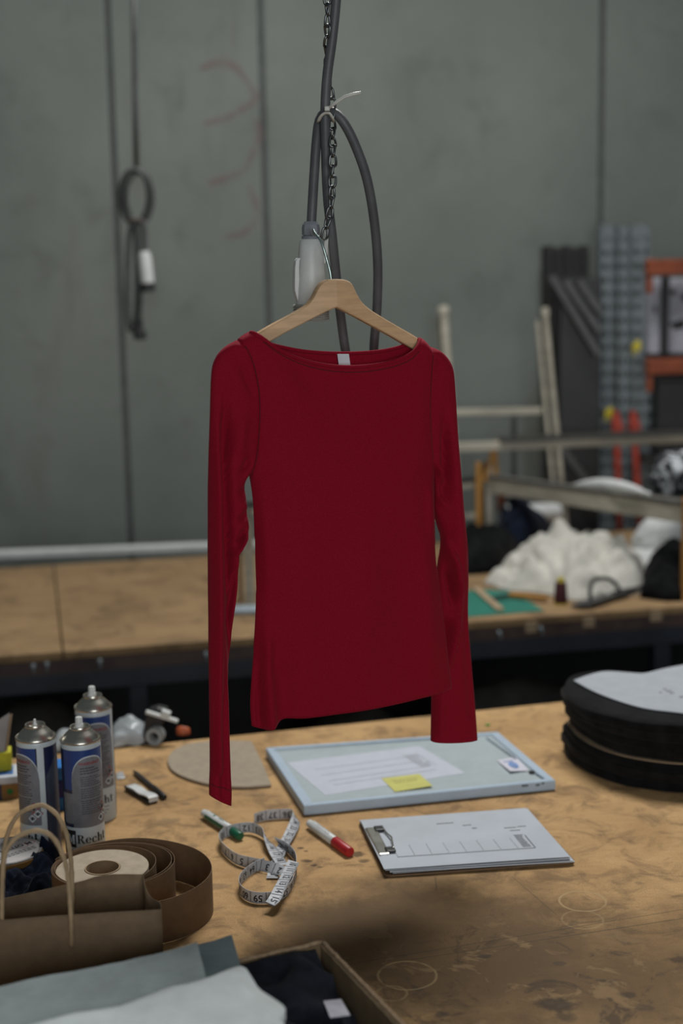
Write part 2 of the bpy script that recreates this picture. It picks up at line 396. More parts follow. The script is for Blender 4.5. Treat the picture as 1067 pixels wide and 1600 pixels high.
# ================================================================== RACK ON THE BENCH (right)
rk = P(745, 835); rack = thing('roll_rack', 'cream and ochre timber roll rack standing on the back bench', 'rack', rk)
UP = Vector((0, 0, 1))
def post(px, py, h, w, m, nm='post', parent=rack):
    p = P(px, py); return MB().beam(p, p + UP*h, w, w, up=Vector((0, 1, 0)), bevel=.003).build(nm, m, parent)
pL, pM, pF = P(391, 948), P(762, 833), P(1078, 940)
zt = 1.105
def zat(px, py, p):  # height of pixel above a bench point, at that distance
    return D(px, py, p.y).z
post(748, 838, .27, .022, M_OCHRE); post(764, 834, .255, .024, M_TIMBER)
post(757, 830, .26, .02, M_BLACK, 'dark_post'); post(1072, 938, .30, .03, M_OCHRE)
post(391, 946, .26, .028, M_TIMBER); post(376, 940, .25, .010, M_BLACK, 'dark_post')
pl = P(388, 957)
MB().box(pl + UP*.008, (.10, .07, .014), None, .004).build('foot_plate', mat('blue_grey_paint', (.30, .36, .40), .5), rack)
# near rail, falling away to the right in the picture because it comes closer
a1, b1 = D(762, 758, pM.y), D(1090, 806, pF.y)
MB().beam(a1, b1, .028, .052, bevel=.003).build('near_rail', M_TIMBER, rack)
MB().beam(a1 + UP*.034, b1 + UP*.034, .034, .014, bevel=.003).build('rail_cap', mat('grey_rail_cap', (.13, .125, .11), .6), rack)
a2 = D(388, 800, pL.y)
MB().beam(a2, a1 + Vector((-.02, .03, 0)), .03, .018, bevel=.002).build('left_rail', M_TIMBER, rack)
MB().beam(a2 + UP*.022, a1 + Vector((-.02, .03, .022)), .03, .010).build('rail_cap', M_BLACK, rack)
yb = rk.y - .02
MB().beam(D(640, 702, yb), D(1110, 683, yb), .03, .030, bevel=.003).build('long_rail', M_TIMBER, rack)
MB().beam(D(780, 687, yb), D(1110, 674, yb), .05, .018).build('rail_cap', mat('dark_rail_cap', (.05, .05, .045), .6), rack)
MB().beam(D(640, 646, yb + .1), D(846, 642, yb + .16), .02, .024, bevel=.003).build('upper_rail', M_TIMBER, rack)
MB().beam(D(650, 808, yb), D(745, 806, yb), .02, .018, bevel=.002).build('low_rail', M_TIMBER, rack)
for px in (803,):
    p = D(px, 650, yb + .13); MB().beam(Vector((p.x, p.y, Z0)), p, .018, .018, up=Vector((0, 1, 0))).build('dark_post', M_BLACK, rack)
# back posts carrying the long rail
p = D(1095, 690, yb); MB().beam(Vector((p.x, p.y, Z0)), p, .03, .03, up=Vector((0, 1, 0))).build('post', M_TIMBER, rack)
p = D(700, 640, yb + .115); MB().beam(Vector((p.x, p.y, Z0)), p, .02, .02, up=Vector((0, 1, 0))).build('post', M_TIMBER, rack)
# ochre triangular bracket with a slot on the rack corner
yk = pM.y - .03
tri = [D(x, y, yk) for x, y in ((753, 752), (779, 747), (777, 700), (780, 689), (776, 687), (768, 702))]
mb = MB(); ins = [D(x, y, yk) for x, y in ((762, 744), (771, 742), (771, 722), (771, 722), (770, 721), (767, 726))]
k = len(tri); fr = tri + ins; bk = [q + Vector((0, .012, 0)) for q in fr]
mb.add(fr + bk, [(i, (i+1) % k, k+(i+1) % k, k+i) for i in range(k)] + [(2*k+i, 3*k+i, 3*k+(i+1) % k, 2*k+(i+1) % k) for i in range(k)]
       + [(i, 2*k+i, 2*k+(i+1) % k, (i+1) % k) for i in range(k)] + [(k+i, k+(i+1) % k, 3*k+(i+1) % k, 3*k+i) for i in range(k)])
mb.build('corner_bracket', M_OCHRE, rack)
# small orange block beside the cream post
MB().box(D(783, 785, pM.y + .07), (.03, .03, .07), None, .003).build('end_block', M_ORANGE, rack)

# rolls on the rack
def roll(a, b, r, name, m, label, parent=None):
    a, b = Vector(a), Vector(b); ax = (b - a).normalized(); L = (b - a).length
    prof = [(r*.28, 0.002), (r*.28, 0), (r*.94, 0), (r, .006), (r, L-.006), (r*.94, L), (r*.28, L), (r*.28, L-.002)]
    return tag(MB().lathe(prof, a, 28, ax).build(name, m, auto=40), label, 'roll')
M_WCLOTH = mat('white_cloth', (.52, .51, .46), .95, var=.08, scale=14, bump=.4, bscale=180, sheen=.2)
M_WROLL = mat('white_roll', (.58, .60, .60), .8, var=.05)
# rolled white cloth lying across the rack's near rail
tA, tB = D(893, 762, a1.y - .36), D(1015, 772, b1.y + .1)
rr = MB(); n_ = 30; pts = [tA.lerp(tB, i/(n_-1)) for i in range(n_)]
for i, q in enumerate(pts): q.z += .016*math.sin(i/(n_-1)*math.pi)
rr.tube(pts, [.006 + .017*math.sin(min(1, i/(n_-1)*1.08)*math.pi)**.6 for i in range(n_)], 16)
tag(rr.build('folded_cloth', M_WROLL, smooth=True), 'smooth white cloth roll lying on top of the rack rail', 'cloth')
roll(D(790, 803, 5.0), D(872, 800, 5.07), .034, 'fabric_roll', M_WROLL, 'short white fabric roll behind the navy cloth under the rack rail')

# ------------------------------------------------ heaps on the bench
def heap(outline_px, h, seed, name, m, amp=1., freq=9., z=None, nr=46, na=150, prof=.55, ridge=.030):
    """cloth heap: floor outline on the bench (pixels), domed height h, with creased folds"""
    z = Z0 if z is None else z
    o3 = [P(x, y, z) for x, y in outline_px]; c = sum(o3, Vector()) / len(o3)
    ring = cat([tuple(q) for q in o3 + o3[:1]], na + 1)[:-1]; off = Vector((seed*5.1, seed*2.3, seed))
    vs, fs = [], []
    for i in range(nr + 1):
        t = i / nr
        for j in range(na):
            q = c + (Vector(ring[j]) - c) * max(t, .001)
            hh = h * max(0, 1 - t**2.2)**prof
            w = q * freq + off; w += noise.noise_vector(w*.55)*.9
            fold = (abs(noise.noise(w))*2.6 - .35)*ridge + (abs(noise.noise(w*2.1 + off))*2.4 - .35)*ridge*.55 + (abs(noise.noise(w*4.3 + off))*2 - .3)*ridge*.2
            big = noise.noise(q*freq*.4 + off)*ridge*1.4
            e = min(1, (1-t)*7)
            q = q + (q - c).normalized()*noise.noise(q*freq*1.2+off)*.012*amp if t > .02 else q
            vs.append(Vector((q.x, q.y, z + max(0.0, hh + (fold + big)*e*amp*(.35 + .65*min(1, hh/h*1.5))))))
    for i in range(nr):
        for j in range(na): k = (j+1) % na; fs.append((i*na+j, (i+1)*na+j, (i+1)*na+k, i*na+k))
    fs.append(tuple(nr*na + j for j in range(na)))
    mb = MB(); mb.add(vs, fs); return mb.build(name, m, smooth=True)
tag(heap([(755, 912), (800, 925), (850, 930), (900, 940), (960, 935), (1008, 925), (1012, 895), (990, 868), (930, 856), (850, 866), (790, 888)], .122, 3, 'cloth_heap', M_WCLOTH, 1.0, 8, prof=.9, ridge=.034, nr=60, na=200),
    'big crumpled heap of off-white cloth on the back bench', 'cloth')
tag(heap([(700, 896), (738, 898), (780, 893), (806, 874), (812, 860), (790, 852), (745, 856), (705, 868)], .095, 5, 'cloth_heap', M_DARK, .8, 12, ridge=.022), 'black cloth heap on the bench just right of the red sleeve', 'cloth')
tag(heap([(778, 852), (812, 856), (848, 848), (862, 838), (845, 828), (800, 830), (776, 840)], .125, 7, 'cloth_heap', M_NAVY, .8, 12, ridge=.02), 'dark navy cloth bundle behind the off-white heap', 'cloth')
tag(heap([(1000, 935), (1050, 940), (1120, 932), (1130, 900), (1060, 893), (1010, 905)], .12, 9, 'cloth_heap', M_DARK, .8, 11, ridge=.02), 'black cloth heap at the right end of the off-white heap', 'cloth')
tag(heap([(690, 862), (735, 868), (770, 858), (765, 846), (720, 842)], .06, 11, 'cloth_heap', M_PAPER, .6, 12, ridge=.014), 'small pale cloth behind the black heap near the sleeve', 'cloth')
p = P(1062, 885); tag(blob(p + Vector((.03, .06, 0)), (.16, .12, .115), 4.4, .1, 2.4, 5, True, .03, 3).build('stuffed_bag', M_WROLL, smooth=True), 'round white stuffed bag on the bench under the right rack rail', 'bag')
p = P(1010, 880)
tag(heap([(960, 884), (1010, 893), (1090, 905), (1120, 885), (1050, 872), (990, 868)], .065, 13, 'cloth_heap', M_WROLL, .5, 9, ridge=.012), 'flat white cloth between the round bag and the off-white heap', 'cloth')
# black and white bundle on the rack at the right
def zebra():
    m, N, b = base_mat('black_white_cloth', .85); g = N.new('ShaderNodeTexCoord').outputs['Object']
    f = N.noise(g, 11, 3, .5, 1.2); N.l.new(N.mix(N.ramp(f, .40, .47), (.46, .49, .52), (.012, .014, .018)), b.inputs['Base Color']); return m
p = D(1062, 772, 4.35)
tag(blob(Vector((p.x + .02, p.y, 1.112)), (.10, .10, .085), 6.1, .22, 2.6, 5, True, .07, 3).build('striped_bundle', zebra(), smooth=True), 'black and white patterned cloth bundle on the rack rail', 'cloth')
# cutting mat, rulers, thread cone, shears
M_MATG = mat('green_mat', (.012, .16, .115), .6, var=.06)
cm = tag(MB().prism([P(x, y) for x, y in ((690, 968), (850, 955), (800, 925), (760, 922), (690, 928))], 0, UP, .003, .0006, 1).build('cutting_mat', M_MATG), 'green cutting mat on the bench beside the red sleeve', 'mat')
def stick(a, b, w, h, name, m, label, cat_, z=.003):
    pa, pb = P(*a) + UP*(z + h/2), P(*b) + UP*(z + h/2)
    return tag(MB().beam(pa, pb, w, h, bevel=min(w, h)*.2).build(name, m), label, cat_)
stick((742, 922), (782, 957), .022, .008, 'wooden_stick', M_CARD, 'short wooden stick lying on the green cutting mat', 'stick')
kn = thing('utility_knife', 'ochre handled knife lying by the maroon thread cone', 'knife', P(825, 938))
MB().beam(P(795, 936) + UP*.014, P(855, 942) + UP*.014, .02, .014, bevel=.004).build('handle', M_OCHRE, kn)
MB().beam(P(770, 941) + UP*.012, P(797, 936) + UP*.012, .014, .006, bevel=.001).build('blade_holder', M_BLACK, kn)
pc = P(876, 944); cone = thing('thread_cone', 'maroon thread cone standing in front of the off-white cloth heap', 'thread', pc)
M_MAROON = mat('maroon_thread', (.055, .006, .012), .8, var=.15, scale=200, stretch=(1, 1, 8))
MB().lathe([(0, .004), (.0195, .004), (.020, .008), (.0165, .062), (.014, .066), (0, .066)], pc, 28).build('thread', M_MAROON, cone, auto=40)
MB().lathe([(0, 0), (.021, 0), (.021, .004), (0, .0041)], pc, 24).build('base_flange', M_YELLOW, cone, auto=40)
MB().lathe([(0, .066), (.011, .066), (.009, .078), (.006, .079), (0, .079)], pc, 20).build('cone_tip', M_YELLOW, cone, auto=40)
ps = P(940, 946); sh = thing('tailor_shears', 'large black tailor shears lying at the front of the cloth heap', 'shears', ps)
M_SH = mat('dark_steel', (.05, .05, .052), .4, .4)
mb = MB(); mb.prism([P(x, y, Z0 + .006) for x, y in ((892, 950), (925, 949), (965, 936), (985, 931), (960, 932), (925, 941))], 0, UP, .012, .002, 1); mb.build('blade', M_SH, sh)
lp = [P(922, 947) + UP*.012, P(922, 944) + UP*.05, P(930, 938) + UP*.062, P(950, 936) + UP*.06, P(962, 934) + UP*.04, P(970, 934) + UP*.012]
MB().tube([Vector(q) for q in cat(lp, 24)], .006, 8).build('handle_loop', M_BLACK, sh, smooth=True)
MB().beam(P(960, 936) + UP*.012, P(1000, 924) + UP*.012, .03, .018, bevel=.005).build('handle_grip', M_BLACK, sh)

# ================================================================== RACK UPRIGHTS BY THE WALL
def upright(px_top, py_top, px_bot, y, name, m, label, w=.075, holes=True, group=None):
    """perforated channel leaning near the wall; front face built as strips around punched holes"""
    t = D(px_top, py_top, y + .06); b = D(px_bot, 760, y); d = (t - b).normalized(); b = b - d * (b.z / d.z)
    L = (t - b).length; side = Vector((1, .12, 0)); side = (side - d*side.dot(d)).normalized(); nn = d.cross(side)
    if nn.y > 0: nn = -nn
    mb = MB(); ax = (side, nn, d)
    def bx(u0_, u1_, v0, v1, n0, n1): mb.box(b + side*(u0_+u1_)/2 + d*(v0+v1)/2 + nn*(n0+n1)/2, (u1_-u0_, abs(n1-n0), v1-v0), ax)
    h = w/2
    bx(-h, -h+.003, 0, L, -.05, 0); bx(h-.003, h, 0, L, -.05, 0)            # flanges
    bx(-h, -h*.72, 0, L, -.003, 0); bx(-h*.22, h*.22, 0, L, -.003, .004); bx(h*.72, h, 0, L, -.003, 0)
    bx(-h, h, 0, L, -.05, -.047)  # back plate added so the punched holes look dark inside
    if holes:
        st = .05; k = int(L/st)
        for i in range(k):
            for sx in (-1, 1):
                uu = sorted((sx*h*.22, sx*h*.72)); bx(uu[0], uu[1], i*st + .022, (i+1)*st, -.003, 0)
    else:
        bx(-h*.72, -h*.22, 0, L, -.003, 0); bx(h*.22, h*.72, 0, L, -.003, 0)
    o = mb.build(name, m); tag(o, label, 'rack upright', group); return o, (b, d, side, nn, L)
GU = 'rack uprights leaning on the wall'
upright(952, 350, 950, 5.36, 'rack_upright', M_GALV, 'leftmost pale perforated galvanised rack upright by the wall', .068, True, GU)
upright(977, 352, 976, 5.31, 'rack_upright', M_GALV, 'pale perforated rack upright between its neighbour and the orange rack', .052, True, GU)
for i, (px, lab) in enumerate(((858, 'leftmost dark rack upright leaning on the wall'), (872, 'second dark rack upright from the left'), (887, 'third dark rack upright from the left'), (901, 'fourth dark rack upright from the left'), (914, 'rightmost dark rack upright before the pale ones'))):
    upright(px, 384 + (i % 2)*3, px + 4, 5.43 - .006*i, 'rack_upright', M_GALVD, lab, .034, False, 'dark rack uprights leaning on the wall')
# slanting braces in front of the dark uprights
for i, (a, b, lab) in enumerate((((862, 432), (936, 556), 'lowest slanting dark brace across the dark uprights'), ((884, 440), (938, 520), 'middle slanting dark brace across the dark uprights'), ((905, 440), (940, 490), 'short top slanting dark brace across the dark uprights'),
    ((878, 700), (930, 770), 'low slanting dark brace behind the long rack rail'))):
    pa, pb = D(*a, 5.26), D(*b, 5.25)
    tag(MB().beam(pa, pb, .02, .026, bevel=.003).build('rack_brace', mat('grey_brace', (.085, .088, .088), .5, .3), None), lab, 'brace', 'slanting rack braces')
# black sheet goods between dark and pale uprights
pa = D(905, 430, 5.2)
zq = D(915, 434, 5.33).z; xa_, xb_ = D(872, 500, 5.33).x, D(938, 500, 5.33).x
tag(MB().box(Vector(((xa_ + xb_)/2, 5.33, zq/2)), (xb_ - xa_, .05, zq), None, .006).build('board_bundle', M_BLACK), 'black board bundle standing behind the slanting braces', 'board')
xa_, xb_ = D(943, 500, 5.53).x, D(1010, 500, 5.53).x; zq = D(975, 366, 5.53).z  # black sheet added to give the gaps between pale uprights their shade
tag(MB().box(Vector(((xa_ + xb_)/2, 5.535, zq/2)), (xb_ - xa_, .02, zq), None, .005).build('board_bundle', M_BLACK), 'tall dark board added to darken the gaps between the pale perforated uprights', 'board')
# pale poles
def pole(a, b, y, r, label, knob=True, m=M_TIMBER, zlo=None):
    pa, pb = D(*a, y + .05), D(*b, y); d = (pb - pa).normalized(); lo = Z0 if zlo is None else zlo
    pe = pa + d * ((pa.z - lo) / -d.z); o = thing('pole', label, 'pole', pe)
    MB().tube([pa, pe], r, 10).build('shaft', m, o, auto=40)
    if knob: MB().lathe([(0, -.012), (r*1.25, -.010), (r*1.4, .01), (r*1.1, .022), (0, .024)], pa, 12, -d).build('end_cap', M_TIMBER, o, auto=40)
    return o
pole((852, 490), (877, 752), 5.20, .011, 'pale capped pole leaning in front of the dark uprights')
pole((840, 500), (853, 640), 5.24, .008, 'thin pale pole just left of the capped leaning pole', False)
pole((693, 488), (701, 600), 5.26, .016, 'pale capped pole standing behind the shirt right shoulder')
pole((683, 496), (690, 600), 5.30, .010, 'thin dull pole beside the pole behind the shirt shoulder', False, mat('dull_timber', (.20, .19, .16), .7))
# red clamps
for (pxt, pxb, lab) in ((963, 966, 'left red clamp bar in front of the pale uprights'), (990, 996, 'right red clamp bar in front of the pale uprights')):
    y = 5.235; cl = thing('clamp_bar', lab, 'clamp', Vector((D(pxb, 760, y).x, y, 0)), 'red clamp bars')
    t = D(pxt, 655, y); b = D(pxb, 762, y); dd = (t-b).normalized(); b0 = b - dd*(b.z/dd.z)
    MB().beam(b0, t, .022, .008, up=Vector((0, 1, 0)), bevel=.002).build('bar', M_REDTOOL, cl)
    MB().prism([t + Vector((q, -.012, w)) for q, w in ((-.016, -.06), (.022, -.06), (.026, -.03), (.006, .03), (-.01, .035), (-.016, 0))], 0, Vector((0, 1, 0)), .024, .003, 1).build('jaw', M_REDTOOL, cl)
# ---- pallet rack with orange beams
pr = D(1004, 760, 5.28); prk = thing('pallet_rack', 'pallet rack with perforated post and two orange beams', 'rack', Vector((pr.x, 5.28, 0)))
o, (b0, d0, s0, n0, L0) = upright(1001, 350, 1005, 5.28, 'rack_post', M_GALV, '', .072, True)
for k in ('label', 'category', 'group'):
    if k in o: del o[k]
wl = WLOC[o.name]; o.parent = prk; o.location = wl - WLOC[prk.name]
yb2 = 5.17
for py in (418, 573):
    a_ = D(1010, py, yb2); b_ = a_ + Vector((1.6, .19, .0))
    bmn = MB().beam(a_, b_, .04, .056, bevel=.004).build('beam', M_ORANGE, prk)
    MB().beam(a_ + Vector((.012, .01, .03)), a_ + Vector((.012, .01, -.092)), .018, .045, up=Vector((0, 1, 0)), bevel=.003).build('end_plate', M_ORANGE, bmn)
    MB().beam(a_ + Vector((.25, .36, .0)), b_ + Vector((0, .30, 0)), .04, .05, bevel=.004).build('rear_beam', M_ORANGE, prk)
p2 = b0 + Vector((1.5, .19, 0)); MB().beam(p2, p2 + UP*L0, .07, .05, up=Vector((0, 1, 0))).build('rack_post', M_GALV, prk)
zb = D(1010, 573, yb2).z + .028
bsd = MB().box(Vector((D(1010, 573, yb2).x + .8, yb2 + .29, zb + .008)), (1.56, .44, .012), None, .002, 1).build('shelf_panel', M_BLACK, prk)
zs = zb + .015
M_CARTW = mat('white_print_card', (.40, .41, .47), .7, var=.06)
def carton(x0, x1, z0, h, y, label, spots):
    o = thing('white_carton', label, 'carton', Vector(((x0+x1)/2, y, z0)))
    MB().box(Vector(((x0+x1)/2, y + .1, z0 + h/2)), (x1-x0, .2, h), None, .003).build('body', M_CARTW, o)
    for (sx, sz, sw, shh) in spots:
        MB().prism([Vector((x0 + sx + sw*math.cos(q)*(1+.3*math.sin(3*q)), y - .0005, z0 + sz + shh*math.sin(q)*(1+.25*math.cos(2*q)))) for q in [2*math.pi*k/18 for k in range(18)]], 0, Vector((0, -1, 0)), .0008).build('printed_patch', M_INK, o)
    return o
X = lambda px: D(px, 500, 5.24).x
carton(X(1014), X(1032), zs, .275, 5.24, 'narrow white carton on the orange rack beside the post', [(.02, .16, .006, .02)])
tag(MB().box(Vector((X(1037.5), 5.27, zs + .14)), (X(1042)-X(1033.5), .14, .28), None, .004).build('black_board', M_BLACK), 'black board standing between two white cartons on the rack', 'board')
carton(X(1043), X(1090), zs, .27, 5.245, 'wide white carton with dark print on the orange rack', [(.035, .1, .022, .018), (.07, .2, .02, .022), (.055, .105, .012, .02), (.02, .22, .010, .014)])
# black crate under the lower beam
pb_ = D(1045, 640, 5.02)
cr = thing('black_crate', 'black crate under the lower orange beam', 'crate', Vector((pb_.x + .15, 5.33, 1.12)))
MB().box(Vector((X(1024) + .3, 5.33, 1.26)), (.6, .22, .27), None, .01).build('body', M_BLACK, cr)
MB().box(Vector((X(1024) + .3, 5.33, 1.40)), (.62, .24, .018), None, .004).build('rim', M_BLACK, cr)
MB().box(Vector((X(1024) + .3, 5.33, 1.105)), (.7, .24, .03), None, .002).build('support_board', M_BLACK, cr)
for sx in (.02, .58): MB().beam(Vector((X(1024) + sx, 5.36, 0)), Vector((X(1024) + sx, 5.36, 1.09)), .04, .04, up=Vector((0, 1, 0))).build('support_leg', M_BLACK, cr)
# yellow tags on the uprights
for px, py, y, lab in ((995, 541, 5.20, 'yellow tag tied on the right perforated post'), (952, 645, 5.29, 'yellow tag on the leftmost pale upright')):
    p = D(px, py, y); o = thing('yellow_tag', lab, 'tag', p)
    MB().prism([p + Vector((a_, 0, b_)) for a_, b_ in ((-.014, -.016), (.008, -.020), (.016, .0), (.010, .024), (-.006, .018), (-.018, .002))], 0, Vector((0, -1, 0)), .003, .001, 1).build('flag', M_YELLOW, o)
    MB().tube([p + Vector((-.012, -.004, .002)), p + Vector((-.016, -.006, -.026)), p + Vector((-.004, -.005, -.032))], .003, 6).build('tail', M_YELLOW, o)

# ================================================================== CABLE HANGING BY THE WALL (left)
YC = 4.75; M_CABD = mat('dark_cable', (.060, .066, .066), .5)
hc = thing('hanging_cable', 'coiled grey cable hanging by the wall at upper left', 'cable', D(210, 265, YC))
def DP(pts, n=40, y=YC): return [D(q[0], q[1], y + (q[2] if len(q) > 2 else 0)) for q in cat([(a[0], a[1], (a[2] if len(a) > 2 else 0)) for a in pts], n)]
MB().tube([D(209, -60, YC), D(210, 60, YC), D(211, 150, YC), D(213, 268, YC)], .0085, 10).build('drop_cable', M_CABD, hc, smooth=True)
for k, (cx, cy, rx, ry, dz) in enumerate(((210, 307, 22, 42, -.02), (217, 309, 21, 40, .02))):
    MB().tube([D(cx + rx*math.cos(q), cy + ry*math.sin(q), YC + dz + .02*math.sin(q + k)) for q in [2*math.pi*i/40 for i in range(40)]], .0085, 10, closed=True).build('coil', M_CABD, hc, smooth=True)
MB().tube(DP([(206, 340), (201, 380), (199, 440), (200, 490), (204, 518), (211, 500), (214, 440), (213, 380), (211, 345)], 50, YC - .01), .0085, 10).build('loop', M_CABD, hc, smooth=True)
MB().tube(DP([(214, 345), (217, 400), (219, 460), (218, 505)], 20, YC - .02), .0075, 10).build('loop', M_CABD, hc, smooth=True)
MB().tube(DP([(224, 345), (225, 370), (226, 398)], 12, YC - .015), .009, 10).build('lead', M_CABD, hc, smooth=True)
p = D(225, 393, YC - .02); ax = (D(230, 442, YC - .02) - p); Lc = ax.length
cn = MB().lathe([(0, 0), (.016, .0), (.022, .02), (.023, Lc), (0, Lc)], p, 24, ax).build('white_connector', M_WHITE, hc, auto=40)
MB().lathe([(0, Lc-.001), (.021, Lc), (.024, Lc+.004), (.024, Lc+.028), (.018, Lc+.03), (.015, Lc+.012), (0, Lc+.012)], p, 24, ax).build('socket_ring', M_BLACK, cn, auto=40)
p = D(217.5, 500, YC - .02)
MB().lathe([(0, 0), (.011, 0), (.013, .03), (.021, .04), (.022, .062), (0, .066)], p, 20, Vector((0, 0, -1))).build('black_connector', M_BLACK, hc, auto=40)
MB().lathe([(.03, -.007), (.034, 0), (.03, .007)], D(212, 345, YC), 20, Vector((0, 0, 1))).build('binding', mat('brown_tie', (.07, .05, .04), .7), hc, smooth=True)

# ================================================================== CHAIN, CABLE, PLUG above the garment
YH = 2.17
M_CHAIN = mat('chain_steel', (.19, .20, .20), .42, 1., var=.2, scale=60)
M_CABLE = mat('grey_cable', (.085, .088, .094), .5, var=.1)
chain = thing('hanging_chain', 'thin steel chain carrying the wooden coat hanger', 'chain', D(508, 365, YH))
cpath = [(511, -45), (511.5, 0), (511.5, 40), (511, 75), (513, 110), (517, 140), (519, 190), (520, 240), (519, 290), (516, 330), (510, 352), (506, 372)]
cp3 = [D(x, y, YH - .012 + .030*(1 - sstep(180, 260, y))*sstep(55, 95, y)) for x, y in cpath]
N_L = 26; cpts = [Vector(q) for q in cat([tuple(q) for q in cp3], N_L + 1)]
pitch_ = (cpts[1] - cpts[0]).length
def link_mesh():
    mb = MB(); r = .0032; hw = .0052; hl = pitch_*.5 + .0012; pts = []
    for i in range(28):
        q = 2*math.pi*i/28; x = hw*math.cos(q); z = (hl-hw)*(1 if math.sin(q) > 0 else -1)*(min(1, abs(math.sin(q))*3)) + hw*math.sin(q)
        pts.append(Vector((x, .0012*math.sin(2*q), z)))
    mb.tube(pts, .0019, 7, closed=True); return mb
lk0 = link_mesh().build('chain_link', M_CHAIN, chain, smooth=True, origin=(0, 0, 0))
for i in range(N_L):
    o = lk0 if i == 0 else lk0.copy()
    if i: COL.objects.link(o); o.parent = chain
    mid = (cpts[i] + cpts[i+1])/2; dr = (cpts[i] - cpts[i+1]).normalized()
    o.rotation_mode = 'QUATERNION'
    o.rotation_quaternion = dr.to_track_quat('Z', 'Y') @ Matrix.Rotation(R(35 + 90*(i % 2)), 3, 'Z').to_quaternion()
    o.location = mid - WLOC[chain.name]
cable = thing('power_cable', 'thick grey power cable looped above and behind the red top', 'cable', D(510, 180, YH))
cab = [(528, -60, 0), (525, 0, 0), (519, 60, .0), (511, 120, 0), (508, 175, 0), (509, 240, .01), (512, 310, .02), (519, 370, .03), (525, 430, .05), (533, 500, .07), (541, 555, .08), (553, 610, .09), (570, 640, .10), (583, 610, .11), (584, 545, .11), (589, 480, .10), (590, 410, .08), (584, 340, .06), (572, 275, .04), (553, 222, .025), (536, 190, .018), (522, 176, .02), (510, 174, .024), (500, 186, .02), (495, 215, .012), (491, 270, .006), (488, 320, .0), (486, 356, 0)]
MB().tube(DP(cab, 150, YH), .0074, 14).build('cable_sheath', M_CABLE, cable, smooth=True)
# industrial plug on the cable's end
M_PLUG = mat('plug_plastic', (.60, .63, .61), .45, var=.05); M_GREY = mat('grey_plastic', (.22, .235, .26), .45, var=.05)
pt = D(485.5, 350, YH); pbm = D(486.5, 482, YH + .005); ax = (pbm - pt).normalized(); LP = (pbm - pt).length
plug = MB().lathe([(0, .022), (.0155, .022), (.0175, .026), (.0195, .05), (.0225, .09), (.0235, LP-.012), (.0235, LP), (0, LP)], pt, 32, ax).build('plug_body', M_PLUG, cable, auto=40)
MB().lathe([(0, -.004), (.009, -.004), (.0125, .001), (.0135, .006), (.0135, .016)], pt, 8, ax).build('gland_nut', M_GREY, plug)
MB().lathe([(.011, .016), (.0115, .017), (.0135, .0175), (.0145, .0225), (0, .0225)], pt, 28, ax).build('gland_base', M_GREY, plug, auto=40)
pf = []
for i in range(7):
    z = LP - .006 + i*.0035; pf += [(.026, z), (.0285, z + .0008), (.0285, z + .0016), (.026, z + .0024)]
MB().lathe([(.022, LP - .008)] + pf + [(0, pf[-1][1])], pt, 36, ax).build('threaded_collar', mat('collar_plastic', (.36, .36, .33), .5, var=.06), plug, auto=30)
side = Vector((1, .3, 0)); side = (side - ax*side.dot(ax)).normalized(); fr_ = ax.cross(side)
def flap(sg, z0_, z1_, x0_, x1_):
    rows = [(z0_, x0_*.93, .003), (z0_ + .004, x0_*1.06, .0045), (z0_ + .014, x0_*1.10, .005), ((z0_+z1_)/2, x1_*1.02, .0055), (z1_ - .02, x1_*1.02, .0055), (z1_ - .006, x1_*.9, .004), (z1_, x1_*.75, .002)]
    mb = MB(); g = []
    for z, x, t in rows: g.append([pt + ax*z + side*sg*(x + dx*t) + fr_*w for dx, w in ((-.6, -.007), (.5, -.006), (.9, 0), (.5, .006), (-.6, .007), (-1, 0))])
    mb2 = MB(); k = 6; vs = [q for r in g for q in r]; fs = [(i*k+j, i*k+(j+1) % k, (i+1)*k+(j+1) % k, (i+1)*k+j) for i in range(len(g)-1) for j in range(k)]
    fs += [tuple(range(k)), tuple((len(g)-1)*k + j for j in range(k))]; mb2.add(vs, fs); return mb2.build('latch_arm', M_PLUG, plug, auto=50)
flap(-1, .050, .118, .0215, .0235); flap(1, .008, .062, .021, .0215)
# zip tie
zt_ = thing('zip_tie', 'white zip tie bundling the grey cable and chain', 'cable tie', D(508, 178, YH))
M_ZIP = mat('nylon', (.55, .55, .50), .4, var=.04)
zc = [(498, 188, -.004), (502, 181, -.012), (508, 177, -.015), (515, 178, -.016), (520, 186, -.010), (520, 190, .01), (512, 184, .04), (503, 184, .036), (497, 192, .02)]
MB().tube([D(x, y, YH + dy) for x, y, dy in [tuple(q) for q in cat(zc + zc[:1], 44)[:-1]]], .0028, 8, closed=True, flat=.5).build('loop', M_ZIP, zt_, smooth=True)
MB().box(D(511, 170, YH - .016), (.008, .008, .007), None, .0015).build('lock_head', M_ZIP, zt_)
MB().tube([D(x, y, YH + dy) for x, y, dy in ((512, 170, -.018), (525, 160, -.022), (539, 151, -.024), (552, 147, -.025), (564, 145, -.025))], .0024, 8, flat=.45, up0=Vector((0, 1, 0))).build('tail', M_ZIP, zt_, smooth=True)

